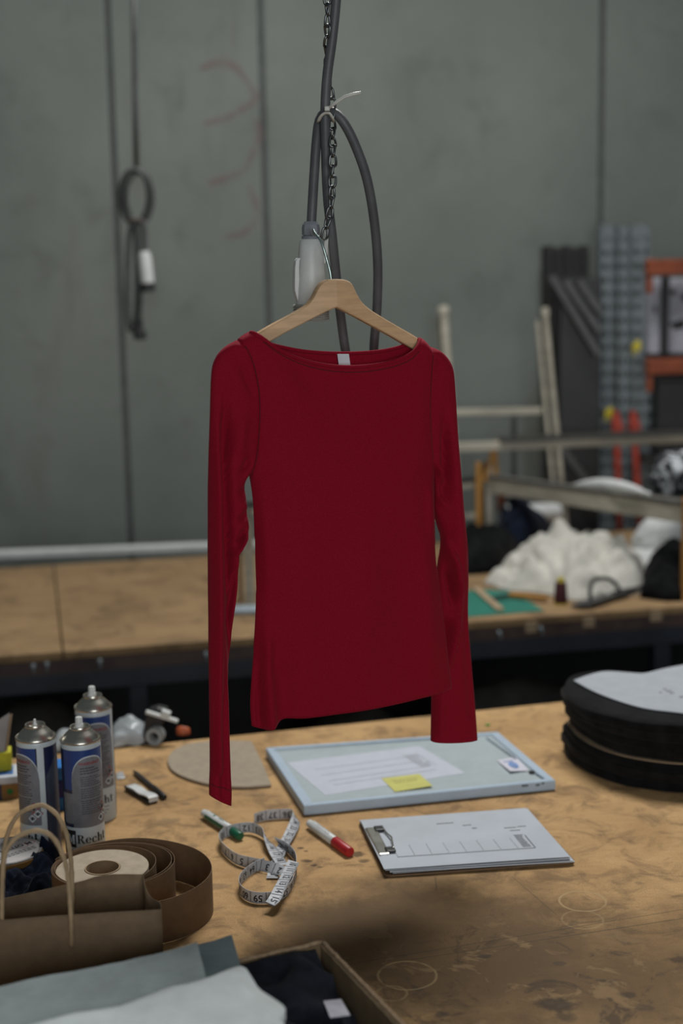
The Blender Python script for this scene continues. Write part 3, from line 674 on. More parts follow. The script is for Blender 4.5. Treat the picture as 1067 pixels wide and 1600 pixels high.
# ================================================================== WOODEN HANGER
M_HANG = mat('beech', (.62, .40, .22), .5, var=.10, scale=14, stretch=(1, 1, 7), bump=.05, bscale=80)
hang = thing('coat_hanger', 'plain wooden coat hanger inside the red top', 'hanger', S(520, 482))
topL = [(520, 436), (508, 437), (499, 442), (493, 451), (488, 462), (480, 474), (470, 482), (450, 494), (425, 508), (404, 521), (389, 531)]
botL = [(521, 480), (505, 487), (490, 495), (470, 506), (450, 517), (430, 529), (412, 540), (400, 547)]
topR = [(520, 436), (534, 437), (544, 442), (550, 452), (556, 463), (565, 475), (578, 485), (600, 498), (625, 512), (650, 526), (668, 538)]
botR = [(521, 480), (540, 489), (560, 499), (585, 512), (610, 525), (635, 539), (655, 550)]
for tp, bt in ((topL, botL), (topR, botR)):
    A = cat(tp, 34); B = cat(bt, 34); th = .0075; mb = MB(); vs = []
    for i in range(34):
        a = S(*A[i]); b = S(*B[i]); k = .0012 + .0*i; back = .016*(i/33)
        up_ = (a - b).normalized(); e = .0016
        sec = [(b + up_*e, th), (a - up_*e, th), (a, th - e), (a, -th + e), (a - up_*e, -th), (b + up_*e, -th), (b, -th + e), (b, th - e)]
        vs += [q + SN*(o_ - back + .006) for q, o_ in sec]
    fs = [(i*8+j, i*8+(j+1) % 8, (i+1)*8+(j+1) % 8, (i+1)*8+j) for i in range(33) for j in range(8)] + [tuple(range(8)), tuple(33*8+j for j in range(8))]
    mb.add(vs, fs); mb.build('wooden_arm', M_HANG, hang, auto=40)
hp = [S(518, 440, -.001), S(516, 425, -.001), S(512, 405, -.004), S(508, 388, -.006), S(505, 374, -.012), S(503, 364, -.025), S(506, 357, -.04), S(511, 358, -.05), S(513, 366, -.052)]
hk = MB().tube([Vector(q) for q in cat([tuple(q) for q in hp], 40)], .0019, 9).build('hook', M_WIRE, hang, smooth=True)

# ================================================================== THE RED TOP
def red_mat():
    m, N, b = base_mat('red_jersey', .85, 0, .12); g = N.new('ShaderNodeTexCoord').outputs['Object']
    f = N.noise(g, 700, 2, .6); c = N.mix(N.ramp(f, .3, .7), (.200, .0028, .0125), (.260, .0046, .019)); N.l.new(c, b.inputs['Base Color'])
    b.inputs['Sheen Weight'].default_value = .10; b.inputs['Sheen Roughness'].default_value = .5; b.inputs['Sheen Tint'].default_value = (.9, .25, .3, 1)
    bn = N.new('ShaderNodeBump'); bn.inputs['Strength'].default_value = .15; bn.inputs['Distance'].default_value = .0006
    N.l.new(N.noise(g, 900, 2), bn.inputs['Height']); N.l.new(bn.outputs[0], b.inputs['Normal']); return m
M_RED = red_mat()
M_REDD = mat('red_thread', (.055, .002, .005), .9, var=.05)
top = thing('long_sleeve_top', 'deep red long sleeve boat neck top hanging on the wooden hanger', 'shirt', S(540, 1120))
NS, NT_ = 90, 110
seamL = [(372, 530), (388, 560), (398, 600), (401, 635), (400, 672), (397, 708), (392, 738), (393, 757), (396, 785), (398, 830), (399, 880), (400.5, 930), (399, 975), (396, 1020), (393, 1060), (391, 1100), (393, 1134)]
seamR = [(672, 543), (669, 570), (667, 600), (666.5, 640), (668, 680), (671, 712), (676, 736), (677, 765), (678, 800), (679, 835), (681, 875), (687, 920), (692, 960), (697, 1000), (701.5, 1040), (706.5, 1075)]
topF = [(372, 530), (380, 524), (392, 518.5), (400, 523), (418, 537), (440, 550), (468, 561), (500, 568.5), (530, 571.5), (560, 571), (590, 567), (617, 560), (637, 550), (649, 538), (657, 529), (664, 534), (672, 543)]
topB = [(372, 530), (380, 524), (392, 518.5), (402, 522), (425, 536), (450, 543), (480, 548.5), (520, 551.5), (560, 551.5), (600, 548.5), (630, 542), (648, 534), (657, 529), (664, 534), (672, 543)]
hemF = [(393, 1134), (405, 1136), (417, 1133.5), (426, 1125), (436, 1119), (470, 1115), (510, 1109.5), (560, 1102), (610, 1093), (660, 1083), (690, 1078), (706.5, 1075)]
hemB = [(393, 1134), (420, 1131), (450, 1119), (500, 1113.5), (560, 1106.5), (620, 1096), (670, 1084), (706.5, 1075)]
def arc_pick(poly, n):  # catmull samples
    return cat(poly, n)
LE, RE = arc_pick(seamL, NT_), arc_pick(seamR, NT_)
# creases on the garment: (polyline in picture terms, half width px, depth m; + is a ridge toward the viewer)
CRE_BODY = [([(402, 1000), (400, 1060), (404, 1130)], 5, -.005), ([(412, 960), (410, 1040), (416, 1130)], 9, .006), ([(436, 1020), (440, 1115)], 14, -.003),
            ([(470, 560), (480, 900)], 40, .0012), ([(560, 760), (555, 1090)], 22, .0022), ([(610, 820), (620, 1080)], 24, -.0022), ([(650, 800), (668, 1070)], 16, .003),
            ([(500, 800), (495, 1100)], 24, -.002), ([(404, 760), (412, 900), (408, 960)], 10, .003), ([(664, 740), (668, 850)], 8, .003), ([(402, 548), (440, 590), (470, 640)], 16, .0015),
            ([(650, 560), (620, 600)], 14, .0012)]
def crease(p, C):
    d = 0
    for poly, w, h in C:
        m = min(seg_dist(p, poly[i], poly[i+1]) for i in range(len(poly)-1))
        if m < w*3:
            L = math.dist(poly[0], poly[-1]); e = min(math.dist(p, poly[0]), math.dist(p, poly[-1]))
            if poly[-1][1] > 1110 and math.dist(p, poly[-1]) < L*.4: e = L
            d += 2.2*h*math.exp(-(m/w)**2)*(.15 + .85*sstep(0, min(L*.35, 90), e))
    return d
def body_side(front):
    tp = cat(topF if front else topB, NS); bt = cat(hemF if front else hemB, NS); rows = []
    for i in range(NT_):
        t = i/(NT_-1); row = []
        for j in range(NS):
            s = j/(NS-1)
            q = (1-t)*tp[j] + t*bt[j] + (1-s)*LE[i] + s*RE[i] - ((1-s)*(1-t)*tp[0] + s*(1-t)*tp[-1] + (1-s)*t*bt[0] + s*t*bt[-1])
            e = min(s, 1-s)*2                                            # 0 at the side seams
            mid = .013 + .019*sstep(0, .35, t) - .004*sstep(.5, 1, t)
            edge = .0125*(1 - sstep(.30, .40, t))
            prof = edge + (mid - edge)*(1 - (1 - e)**3)**.75
            shoulder = min(1, abs((s-.5)*2)/.86)**14                     # the two shoulder ends
            openup = 1 - shoulder*(1 - min(1, (t/.022))**.5)
            z = prof*openup
            if front: off = z + crease(q, CRE_BODY)*sstep(0, .08, e) + .0012*noise.noise(Vector((q[0]*.02, q[1]*.006, 1)))
            else: off = -z
            row.append((S(*q, off), q))
        rows.append(row)
    return rows
bf, bb = body_side(True), body_side(False)
mb = MB(); mb.open = True
mb.grid([[p for p, q in r] for r in bf]); mb.grid([[p for p, q in r] for r in bb], True)
nF = NT_*NS
for i in range(NT_-1):
    a, b = i*NS, (i+1)*NS; mb.f.append((a, b, nF + b, nF + a)); a += NS-1; b += NS-1; mb.f.append((a, nF + a, nF + b, b))
body = mb.build('body', M_RED, top, smooth=True)
sm = body.modifiers.new('cloth_thickness', 'SOLIDIFY'); sm.thickness = .0008; sm.offset = -1
# neck binding around the opening
fi = [j for j in range(NS) if 391 <= bf[0][j][1][0] <= 658]; bi = [j for j in range(NS) if 391 <= bb[0][j][1][0] <= 658]
loopf = [bf[0][j][0] + SN*.0012 - UP*.001 for j in fi]; loopb = [bb[0][j][0] - SN*.0008 - UP*.001 for j in bi][::-1]
MB().tube(loopf + loopb, .0030, 9, closed=True).build('neck_binding', M_RED, top, smooth=True)
lf2 = [bf[2][j][0] + SN*.0008 for j in fi[3:-3]]
MB().tube(lf2, .0006, 5).build('neck_stitching', M_REDD, top, smooth=True)
# woven label inside the back neck
lp = [[plane(527 + 18*i/4 + .6*k, 553 + 22*k/5, SP0 - SN*(.010 - .004*math.sin(k/5*3)), SN) for i in range(5)] for k in range(6)]
MB().sheet(lp, .0006, SN).build('neck_label', mat('white_label', (.62, .64, .66), .8, var=.03), top)
# sleeves
def sleeve(rows, C, b0_, bfun, offfun, name):
    A = cat([(*a, *b) for a, b in rows], 170); M = 56; vs, px_ = [], []
    for i in range(170):
        a, b = A[i][:2], A[i][2:]; t = i/169; pa, pb = S(*a), S(*b); c = (pa + pb)/2; h = (pb - pa)/2; w = h.length
        th = min(bfun(t), w*.9)
        for k in range(M):
            q = 2*math.pi*k/M; cx = math.cos(q); sx = math.sin(q)
            xx = math.copysign(abs(cx)**.9, cx); yy = math.copysign(abs(sx)**.85, sx)
            pp = (a + b)/2 + (b - a)/2*xx
            off = yy*th + offfun(t)
            if yy > 0: off += crease(pp, C)*min(1, yy*2.2)
            else: off += crease(pp, C)*.4*min(1, -yy*2)
            vs.append(c + h*xx + SN*off)
    mb = MB(); mb.open = True; n = 170
    mb.add(vs, [(i*M+k, i*M+(k+1) % M, (i+1)*M+(k+1) % M, (i+1)*M+k) for i in range(n-1) for k in range(M)]); o = mb.build(name, M_RED, top, smooth=True)
    return o, vs, M
rowsL = [((371, 531), (376, 531)), ((362, 536), (388, 541)), ((350, 544), (398, 556)), ((340, 555), (404, 572)), ((333, 571), (409, 592)), ((330.5, 592), (413, 615)), ((329.5, 620), (414, 642)), ((328.5, 655), (413, 675)), ((327, 700), (408, 706)), ((326.5, 722), (402, 724)),
         ((326.3, 740), (392, 739)), ((326.2, 750), (385, 748)), ((326, 760), (382, 758)), ((326, 782), (384, 782)), ((326, 803), (385.5, 803)), ((326, 822), (388, 823)), ((326, 838), (383, 839)), ((326, 852), (376, 853)), ((326, 862), (373, 862)), ((326.3, 885), (371.5, 885)), ((326.5, 920), (370, 920)), ((327, 965), (365, 965)), ((327, 1005), (360.5, 1005)), ((327.3, 1035), (357, 1035)), ((327.5, 1060), (355.5, 1060)), ((328, 1100), (357, 1100)), ((328.7, 1150), (358.3, 1152)), ((329, 1200), (360, 1207)), ((328, 1228), (361.5, 1238)), ((328, 1243), (361, 1258))]
CRL = [([(350, 610), (348, 700), (350, 800), (354, 900), (357, 1000), (358, 1040)], 6.0, -.011), ([(337, 640), (336, 800), (338, 1000), (340, 1200)], 6, .004), ([(368, 560), (385, 600), (395, 625)], 5, -.003), ([(375, 640), (366, 720)], 9, .004),
       ([(388, 712), (374, 738)], 5, -.006), ([(386, 800), (366, 812)], 4, -.004), ([(386, 826), (374, 848), (362, 868)], 4, .007), ([(380, 826), (366, 848)], 4, -.007), ([(372, 862), (358, 905), (352, 960)], 4, .005), ([(364, 870), (360, 950)], 4, -.006),
       ([(345, 1060), (346, 1240)], 6, -.0035), ([(383, 790), (372, 786)], 4, .003), ([(368, 770), (384, 762)], 5, -.003), ([(355, 700), (352, 760)], 6, .002)]
slL, vL, M_ = sleeve(rowsL, CRL, 0, lambda t: .0145 if t < .22 else .0145 + .0045*sstep(.22, .4, t) - .005*sstep(.6, 1, t), lambda t: -.0015, 'sleeve')
rowsR = [((674, 543), (668, 545)), ((683, 547), (661, 551)), ((692, 553), (657, 562)), ((700, 562), (655, 576)), ((706, 574), (654, 590)), ((708.5, 588), (653.5, 605)), ((710.5, 615), (653.5, 632)), ((713, 650), (654.5, 662)), ((716, 690), (657, 696)), ((718.5, 716), (663, 716)),
         ((720, 735), (675, 735)), ((721, 748), (678, 748)), ((722, 765), (680, 764)), ((723.5, 782), (679, 781)), ((725, 798), (680, 797)), ((727.5, 820), (686, 821)), ((729.5, 836), (691.5, 838)), ((731.5, 856), (692.3, 857)), ((734.5, 890), (692, 890)), ((738.5, 930), (692, 930)), ((742.3, 970), (693.5, 970)), ((746, 1008), (696, 1008)), ((749.3, 1045), (694, 1045)), ((752.5, 1080), (691, 1080)), ((755.5, 1115), (690, 1116)), ((757.5, 1142), (689.3, 1145)), ((759, 1163), (689, 1167))]
CRR = [([(690, 640), (691, 740), (686, 800)], 6, -.008), ([(676, 720), (686, 742), (690, 760)], 4, .005), ([(714, 640), (720, 740), (727, 840), (731, 900)], 4, -.006), ([(703, 640), (706, 800), (712, 880)], 9, .004), ([(690, 840), (705, 880), (718, 925), (722, 950)], 4.5, .007), ([(696, 880), (708, 930), (712, 955)], 5, -.008),
       ([(722, 950), (716, 990), (708, 1030), (702, 1060)], 4.5, .007), ([(706, 960), (703, 1020)], 5, -.006), ([(727, 900), (735, 1000), (744, 1120)], 7, -.002), ([(698, 1080), (696, 1150)], 5, .003), ([(676, 585), (684, 560)], 6, -.002), ([(682, 775), (690, 790)], 3.5, .004), ([(712, 960), (722, 962)], 3, -.003)]
slR, vR, M_ = sleeve(rowsR, CRR, 0, lambda t: .0140 if t < .25 else .0140 + .006*sstep(.25, .45, t) - .003*sstep(.6, 1, t), lambda t: -.0015 - .030*sstep(.45, .75, t), 'sleeve')
for sl in (slL, slR):
    sm = sl.modifiers.new('cloth_thickness', 'SOLIDIFY'); sm.thickness = .0008; sm.offset = -1
# armhole seams, hem and cuff stitching
def on_front(j, i): return bf[i][j][0]
ia = int(.37*NT_)
for jj in (0, NS-1):
    MB().tube([on_front(jj, i) + SN*.0008 for i in range(2, ia)], .0005, 6).build('armhole_seam', M_REDD, top, smooth=True)
MB().tube([on_front(j, NT_-3) + SN*.0003 for j in range(14, NS-1)], .0005, 5).build('hem_stitching', M_REDD, top, smooth=True)
for v_, sl in ((vL, slL), (vR, slR)):
    i = 170 - 6; MB().tube([v_[i*M_ + k] + SN*.0003 for k in range(2, M_//2 - 1)], .0005, 5).build('cuff_stitching', M_REDD, sl, smooth=True)

# ================================================================== CUTTING TABLE
ta, tb = P(230, 1163), P(870, 1097); tu = (tb - ta).normalized(); tn = Vector((tu.y, -tu.x, 0))    # tn: toward the viewer
TA, TB = ta - tu*1.1, tb + tu*1.2; TD = 1.75
tc = (TA + TB)/2 + tn*TD/2
def marks(N, g, c):
    sep = N.new('ShaderNodeSeparateXYZ'); N.l.new(g, sep.inputs[0]); X_, Y_ = sep.outputs[0], sep.outputs[1]
    wob = N.math('SUBTRACT', N.noise(g, 38, 4, .65), .5)
    wob2 = N.math('SUBTRACT', N.noise(g, 9, 5, .6), .5)
    def dist(p, sx=1., sy=1.):
        q = P(*p) - Vector((tc.x, tc.y, 0)); a = N.math('MULTIPLY', N.math('SUBTRACT', X_, q.x), sx); b = N.math('MULTIPLY', N.math('SUBTRACT', Y_, q.y), sy)
        return N.math('SQRT', N.math('ADD', N.math('MULTIPLY', a, a), N.math('MULTIPLY', b, b)))
    # worn brown near-right region, deepened with the hanging top's shadow as colour
    for p, r, k in (((690, 1465), .25, .80), ((540, 1470), .15, .6), ((980, 1500), .2, .55), ((850, 1590), .26, .6)):
        d_ = N.math('ADD', dist(p), N.math('MULTIPLY', wob2, .25)); c = N.mix(N.ramp(d_, r*.55, r*1.15, k, 0), c, (.105, .064, .031))
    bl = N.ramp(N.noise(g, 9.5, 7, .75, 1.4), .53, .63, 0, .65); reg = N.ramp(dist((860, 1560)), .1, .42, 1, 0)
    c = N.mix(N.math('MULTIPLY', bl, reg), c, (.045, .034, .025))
    pale = N.ramp(N.noise(g, 13, 6, .72, .8), .54, .62, 0, .6); c = N.mix(N.math('MULTIPLY', pale, reg), c, (.30, .195, .095))
    for p, r, k, cc in (((1060, 1500), .022, .6, .03), ((870, 1570), .030, .7, .03), ((880, 1590), .02, .6, .03), ((758, 1494), .010, .7, .05), ((980, 1555), .014, .6, .04), ((1010, 1575), .016, .5, .05), ((655, 1545), .011, .6, .05), ((690, 1585), .012, .6, .05), ((875, 1505), .012, .5, .05),
                        ((290, 1256), .012, .45, .07), ((262, 1283), .024, .4, .09), ((312, 1350), .014, .5, .08), ((340, 1385), .02, .4, .09), ((470, 1325), .007, .8, .02), ((480, 1345), .012, .7, .025), ((490, 1352), .008, .75, .025), ((448, 1330), .008, .6, .04), ((556, 1335), .016, .7, .02), ((570, 1345), .012, .6, .03),
                        ((415, 1140), .02, .4, .08), ((250, 1215), .02, .35, .1), ((230, 1190), .022, .3, .1), ((300, 1322), .018, .45, .07), ((500, 1355), .008, .6, .04), ((478, 1330), .005, .8, .02), ((395, 1240), .03, .3, .1), ((820, 1250), .022, .25, .1), ((600, 1265), .012, .3, .06), ((760, 1160), .014, .3, .1), ((1000, 1380), .01, .4, .06)):
        d_ = N.math('ADD', dist(p, 1, 1.3), N.math('MULTIPLY', wob, r*1.9)); c = N.mix(N.ramp(d_, r*.45, r*1.05, k, 0), c, (cc, cc*.78, cc*.62))
    for p, r, k in (((910, 1408), .035, .75), ((636, 1524), .040, .5), ((612, 1552), .020, .4), ((910, 1437), .030, .3)):
        d_ = N.math('ABSOLUTE', N.math('SUBTRACT', N.math('ADD', dist(p), N.math('MULTIPLY', wob, .003)), r)); c = N.mix(N.math('MULTIPLY', N.ramp(d_, .0006, .0028, k, 0), N.ramp(N.noise(g, 30, 2), .3, .5, .3, 1)), c, (.42, .30, .15))
    for (a_, b_, k) in (((560, 1504), (1067, 1421), .55), ((640, 1500), (1067, 1435), .6), ((800, 1370), (870, 1430), .4), ((680, 1370), (682, 1392), .5), ((640, 1262), (690, 1282), .5)):
        qa, qb = P(*a_), P(*b_); dv = (qb - qa); L = dv.length; dv.normalize(); nx, ny = -dv.y, dv.x; o0 = qa - Vector((tc.x, tc.y, 0))
        e1 = N.math('ADD', N.math('MULTIPLY', N.math('SUBTRACT', X_, o0.x), nx), N.math('MULTIPLY', N.math('SUBTRACT', Y_, o0.y), ny))
        e2 = N.math('ADD', N.math('MULTIPLY', N.math('SUBTRACT', X_, o0.x), dv.x), N.math('MULTIPLY', N.math('SUBTRACT', Y_, o0.y), dv.y))
        e3 = N.math('ABSOLUTE', N.math('SUBTRACT', e2, L/2))
        m_ = N.math('MULTIPLY', N.ramp(N.math('ABSOLUTE', e1), .0004, .0014, k, 0), N.math('LESS_THAN', e3, L/2)); c = N.mix(m_, c, (.035, .04, .028))
    return c
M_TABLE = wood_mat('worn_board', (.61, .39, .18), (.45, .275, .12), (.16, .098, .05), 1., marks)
table = thing('cutting_table', 'large worn cutting table with stained tan board top', 'table', Vector((tc.x, tc.y, 0)))
zz = Vector((0, 0, 1))
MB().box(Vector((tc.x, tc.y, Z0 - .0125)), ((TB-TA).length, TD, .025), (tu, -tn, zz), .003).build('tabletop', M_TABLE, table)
MB().box(Vector((tc.x, tc.y, Z0 - .065)), ((TB-TA).length - .16, TD - .16, .08), (tu, -tn, zz), .003).build('apron', M_BLUEST, table)
for sx in (-1, 1):
    for sy in (-1, 1):
        p = tc + tu*sx*((TB-TA).length/2 - .12) + tn*sy*(TD/2 - .12)
        MB().beam(Vector((p.x, p.y, 0)), Vector((p.x, p.y, Z0 - .1)), .06, .06, up=tu, bevel=.004).build('leg', M_BLUEST, table)

# ------------------------------------------------ spray cans
M_CANW = mat('can_white', (.50, .57, .60), .35, var=.03); M_CANBLUE = mat('can_blue', (.012, .045, .19), .35, var=.05)
M_CANNAVY = mat('can_navy', (.012, .018, .055), .35, var=.05)
M_HAZ = mat('hazard_red', (.28, .012, .018), .4); M_DOME = mat('tinplate', (.55, .53, .47), .30, 1., var=.08)
def silver_mat():
    m, N, b = base_mat('can_silver', .38, .25); g = N.new('ShaderNodeTexCoord').outputs['Object']
    N.l.new(N.mix(N.ramp(N.noise(g, 60, 3), .3, .7), (.20, .215, .245), (.165, .175, .20)), b.inputs['Base Color']); return m
M_SILV = silver_mat()
def spray_can(base, seam_deg, label, big_nozzle=True, H=.207):
    o = thing('spray_can', label, 'spray can', base, 'spray cans on the cutting table'); Rr = .0325
    face = math.atan2(-base.y, -base.x)
    def F(k):      # label coordinates: x in degrees from the label seam, y metres up
        def f(deg, y): q = face + R(deg + seam_deg); rr = Rr + .00025*k; return base + Vector((math.cos(q)*rr, math.sin(q)*rr, y))
        return f
    body_ = MB().lathe([(0, .0015), (.0275, .0015), (.030, 0), (.0318, .0015), (Rr, .005), (Rr, H - .010), (Rr - .0006, H - .004), (Rr - .0012, H - .002)], base, 56).build('can_body', M_CANW, o, auto=35)
    MB().lathe([(.0300, H - .004), (Rr + .0006, H - .003), (Rr + .0012, H - .0008), (Rr + .0002, H + .0012), (.0312, H + .0008), (.0305, H - .0008), (.0295, H + .001), (.0275, H + .005), (.0235, H + .0095), (.019, H + .0135), (.0165, H + .0165)], base, 56).build('dome', M_DOME, o, auto=60)
    MB().lathe([(.0150, H + .015), (.0166, H + .0165), (.0170, H + .0190), (.0160, H + .0210), (.0145, H + .0208), (.0135, H + .0185), (.0125, H + .0155), (.006, H + .015), (.0058, H + .019), (0, H + .019)], base, 40).build('valve_cup', M_DOME, o, auto=50)
    if big_nozzle: MB().lathe([(0, H + .016), (.0068, H + .016), (.0068, H + .024), (.0060, H + .025), (.0058, H + .034), (.0050, H + .0355), (0, H + .0357)], base + Vector((-.001, 0, 0)), 24).build('nozzle', M_WHITE, o, auto=35)
    else: MB().lathe([(0, H + .016), (.0040, H + .018), (.0022, H + .022), (.0020, H + .0285), (.0012, H + .029), (0, H + .0288)], base, 16).build('valve_stem', M_WHITE, o, auto=35)
    def strip(d0, d1, lo, hi, k, n=30):
        f = F(k); mb = MB(); mb.open = True
        mb.grid([[f(d0 + (d1-d0)*i/n, (v(d0 + (d1-d0)*i/n) if callable(v) else v)) for i in range(n+1)] for v in (lo, hi)]); return mb
    strip(10, 350, .006, H - .0115, 1, 80).build('label_wrap', M_CANNAVY, o, smooth=True)
    strip(214, 346, .128, H - .0115, 1.6, 40).build('label_blue', M_CANBLUE, o, smooth=True)
    c0, hw = -62, 56     # silver arch
    arch = lambda x: H - .0235 - .042*(1 - math.sqrt(max(0, 1 - (abs(x - c0)/hw)**2.4)))
    strip(c0 - hw - 38, c0 - hw, .070, .122, 2, 10).build('label_silver', M_SILV, o, smooth=True)
    strip(c0 - hw, c0 + hw, .064, arch, 2, 40).build('label_panel', M_SILV, o, smooth=True)
    f3 = F(2.6); mb = MB(); mb.open = True; n = 40
    mb.grid([[f3(c0 - hw + 2*hw*i/n, arch(c0 - hw + 2*hw*i/n) + dz) for i in range(n+1)] for dz in (-.0006, .0016)]); mb.build('arch_line', M_CANW, o, smooth=True)
    strip(-150, -10, .005, .064, 2, 40).build('label_base', M_CANW, o, smooth=True)
    strip(-146, -113, .030, .059, 3, 10).build('black_square', M_INK, o, smooth=True)
    dg = math.degrees(1/Rr)
    fx = lambda k: (lambda x, y: F(k)(x*dg, y))
    mb = MB(); put_serif(mb, 'M', .0155, R(-143)*Rr, .036, fx(4)); mb.build('letter', M_CANW, o)
    mb = MB(); put_serif(mb, 'Recht', .0148, R(-110)*Rr, .037, fx(4)); mb.build('lettering', M_INK, o)
    mb = MB(); put_text(mb, 'WARNING!', .0072, lambda x, y: F(4)(c0 + x*dg, H - .0345 + y), .01); mb.build('warning_text', M_HAZ, o)
    rnd = random.Random(int(seam_deg)*3 + 5); mb = MB(); mb.open = True
    y = H - .041
    for ln in range(20):
        if ln in (3, 8, 13): y -= .0022
        if y < .080: break
        x = c0 - 30 + rnd.uniform(-1, 1); end = c0 + 33 - rnd.uniform(0, 10 if ln % 5 else 25); hh = .0020 if ln < 3 else .0015
        while x < end:
            w = rnd.uniform(4, 11); mb.grid([[F(3.4)(x + w*i/2, y - q) for i in range(3)] for q in (0, hh)]); x += w + 1.6
        y -= .0044 if ln < 3 else .0036
    for yy, x0_, x1_ in ((.0315, -104, -35), (.0250, -92, -40), (.0250, -146, -112), (.0200, -92, -50), (.0200, -146, -118), (.0150, -92, -60)):
        x = x0_
        while x < x1_: w = rnd.uniform(3, 8); mb.grid([[F(3.4)(x + w*i/2, yy - q) for i in range(3)] for q in (0, .0014)]); x += w + 1.6
    stuff(mb.build('small_print', mat('can_print', (.055, .055, .065), .6, var=.02), o))
    # hazard diamonds
    for (dx, yy, m_) in ((-26, .094, M_HAZ), (-16, .084, M_CANW), (-32, .076, M_CANW)):
        mb = MB(); mb.open = True; s_ = .0092
        if m_ is M_CANW: mb.add([fx(3)(R(dx)*Rr + a_*s_*1.0, yy + b_*s_) for a_, b_ in ((-1, 0), (0, -1), (1, 0), (0, 1))], [(0, 1, 2, 3)]); mb.build('hazard_border', M_HAZ, o); mb = MB(); mb.open = True; s_ *= .78
        mb.add([fx(3.8)(R(dx)*Rr + a_*s_, yy + b_*s_) for a_, b_ in ((-1, 0), (0, -1), (1, 0), (0, 1))], [(0, 1, 2, 3)]); mb.build('hazard_sign', m_, o)
        mb = MB(); mb.open = True; mb.add([fx(4.6)(R(dx)*Rr + a_*s_*.42, yy + b_*s_*.5) for a_, b_ in ((-.5, -.8), (.4, -.8), (.5, .1), (.1, .9), (-.4, .3))], [(0, 1, 2, 3, 4)]); mb.build('hazard_symbol', M_INK, o)
    # other panel, right of the seam
    arch2 = lambda x: H - .060 + .035*math.sin(min(1, (x - 14)/60)*math.pi/2); low2 = lambda x: .020 + .05*max(0, (30 - x)/16)**2*.4
    strip(14, 110, low2, arch2, 2, 30).build('side_panel', mat('can_dim_silver', (.06, .07, .105), .4, .2), o, smooth=True)
    return o
spray_can(P(66, 1335), 10, 'left spray can, nozzle missing, white label seam facing front', False)
spray_can(P(135, 1339), 86, 'front spray can with white nozzle and full warning panel showing')
spray_can(P(154, 1277), 70, 'rear spray can standing partly behind the front can')

# ------------------------------------------------ flat items
def edge_frame(a, b):   # unit vectors on the table from a picture direction
    d = (P(*b) - P(*a)).normalized(); return d, Vector((-d.y, d.x, 0))
# cardboard template, D shaped
outl = cat([(424, 1226), (380, 1229), (330, 1225), (292, 1215), (268, 1202), (262, 1187), (272, 1172), (295, 1162), (325, 1158), (360, 1157), (393, 1158)], 50)
tag(MB().prism([P(x, y, Z0 + .006) for x, y in list(outl) + [(409, 1190)]], 0, Vector((0, 0, -1)), .004).build('cardboard_template', mat('grey_card', (.33, .275, .205), .9, var=.05, scale=60)), 'flat half round cardboard template lying behind the left sleeve', 'template')
# framed white board
zt2 = Z0 + .020
Q = [P(475, 1259, zt2), P(868, 1219, zt2), P(778, 1143, zt2), P(415, 1168, zt2)]    # near-left, near-right, far-right, far-left
wbl = thing('framed_board', 'pale blue framed board lying flat with pinned papers', 'board', (Q[0] + Q[2])/2 - UP*.02)
M_FRAME = mat('pale_blue_frame', (.40, .50, .60), .5, var=.03); M_PANEL = mat('pale_board', (.37, .435, .455), .55, var=.03)
cc_ = sum(Q, Vector())/4; inn = [q + (cc_ - q).normalized()*.022 for q in Q]
M_FEDGE = M_FRAME
for i in range(4):
    j = (i+1) % 4; MB().prism([Q[i], Q[j], inn[j], inn[i]], 0, Vector((0, 0, -1)), .0185, .0012, 1).build('frame_rail', M_FRAME, wbl)
MB().prism([q - UP*.003 for q in inn], 0, Vector((0, 0, -1)), .012).build('panel', M_PANEL, wbl)
zp = zt2 - .003
def sheet_of(pts, z, name, m, th=.0004, curl=0.):
    c = [P(x, y, z) for x, y in pts]; rows = []
    for i in range(9):
        t = i/8; rows.append([(c[0].lerp(c[1], k/8)).lerp(c[3].lerp(c[2], k/8), t) + UP*(th + curl*math.sin(k/8*3.1)*t) for k in range(9)])
    return MB().sheet(rows, th).build(name, m, None)
dp = thing('drawing_sheet', 'white printed sheet lying on the pale framed board', 'paper', P(580, 1205, zp))
c = [P(x, y, zp) for x, y in ((508, 1243), (727, 1208), (655, 1166), (448, 1192))]
def on(c, th=.0005): return lambda u, v: (c[0].lerp(c[1], u)).lerp(c[3].lerp(c[2], u), v) + UP*th
f = on(c); MB().sheet([[f(i/6, j/6) for i in range(7)] for j in range(7)], .0004).build('page', mat('drawing_paper', (.50, .535, .61), .85, var=.02), dp)
g = on(c, .0009); mb = MB(); mb.open = True
def bar(mb, g, u0_, v0_, u1_, v1_): mb.add([g(u0_, v0_), g(u1_, v0_), g(u1_, v1_), g(u0_, v1_)], [(0, 1, 2, 3)])
for v in (.22, .34, .52, .70): bar(mb, g, .12, v, .86, v + .006)
rn = random.Random(3)
for k in range(14):
    v = .36 + k*.03; bar(mb, g, .80, v, .86 + rn.uniform(0, .05), v + .008)
bar(mb, g, .798, .33, .801, .80); bar(mb, g, .90, .33, .903, .80)
mb.build('print', M_FAINT, dp)
pi = thing('sticky_note', 'yellow sticky note stuck on the printed sheet', 'note', P(637, 1225, zp))
c = [P(x, y, zp) for x, y in ((617, 1238), (676, 1231), (655, 1210), (596, 1217))]; f = on(c, .0012)
MB().sheet([[f(i/6, j/6) + UP*(.003*(i/6)*(1-j/6)) for i in range(7)] for j in range(7)], .0003).build('note', mat('note_yellow', (.55, .54, .16), .85, var=.03), pi)
g = lambda u, v: f(u, v) + UP*(.0004 + .003*u*(1-v)); mb = MB(); mb.open = True
for v, u1_ in ((.7, .85), (.55, .75)):
    u = .2
    while u < u1_: w = rn.uniform(.03, .08); bar(mb, g, u, v, u + w, v + .03); u += w + .03
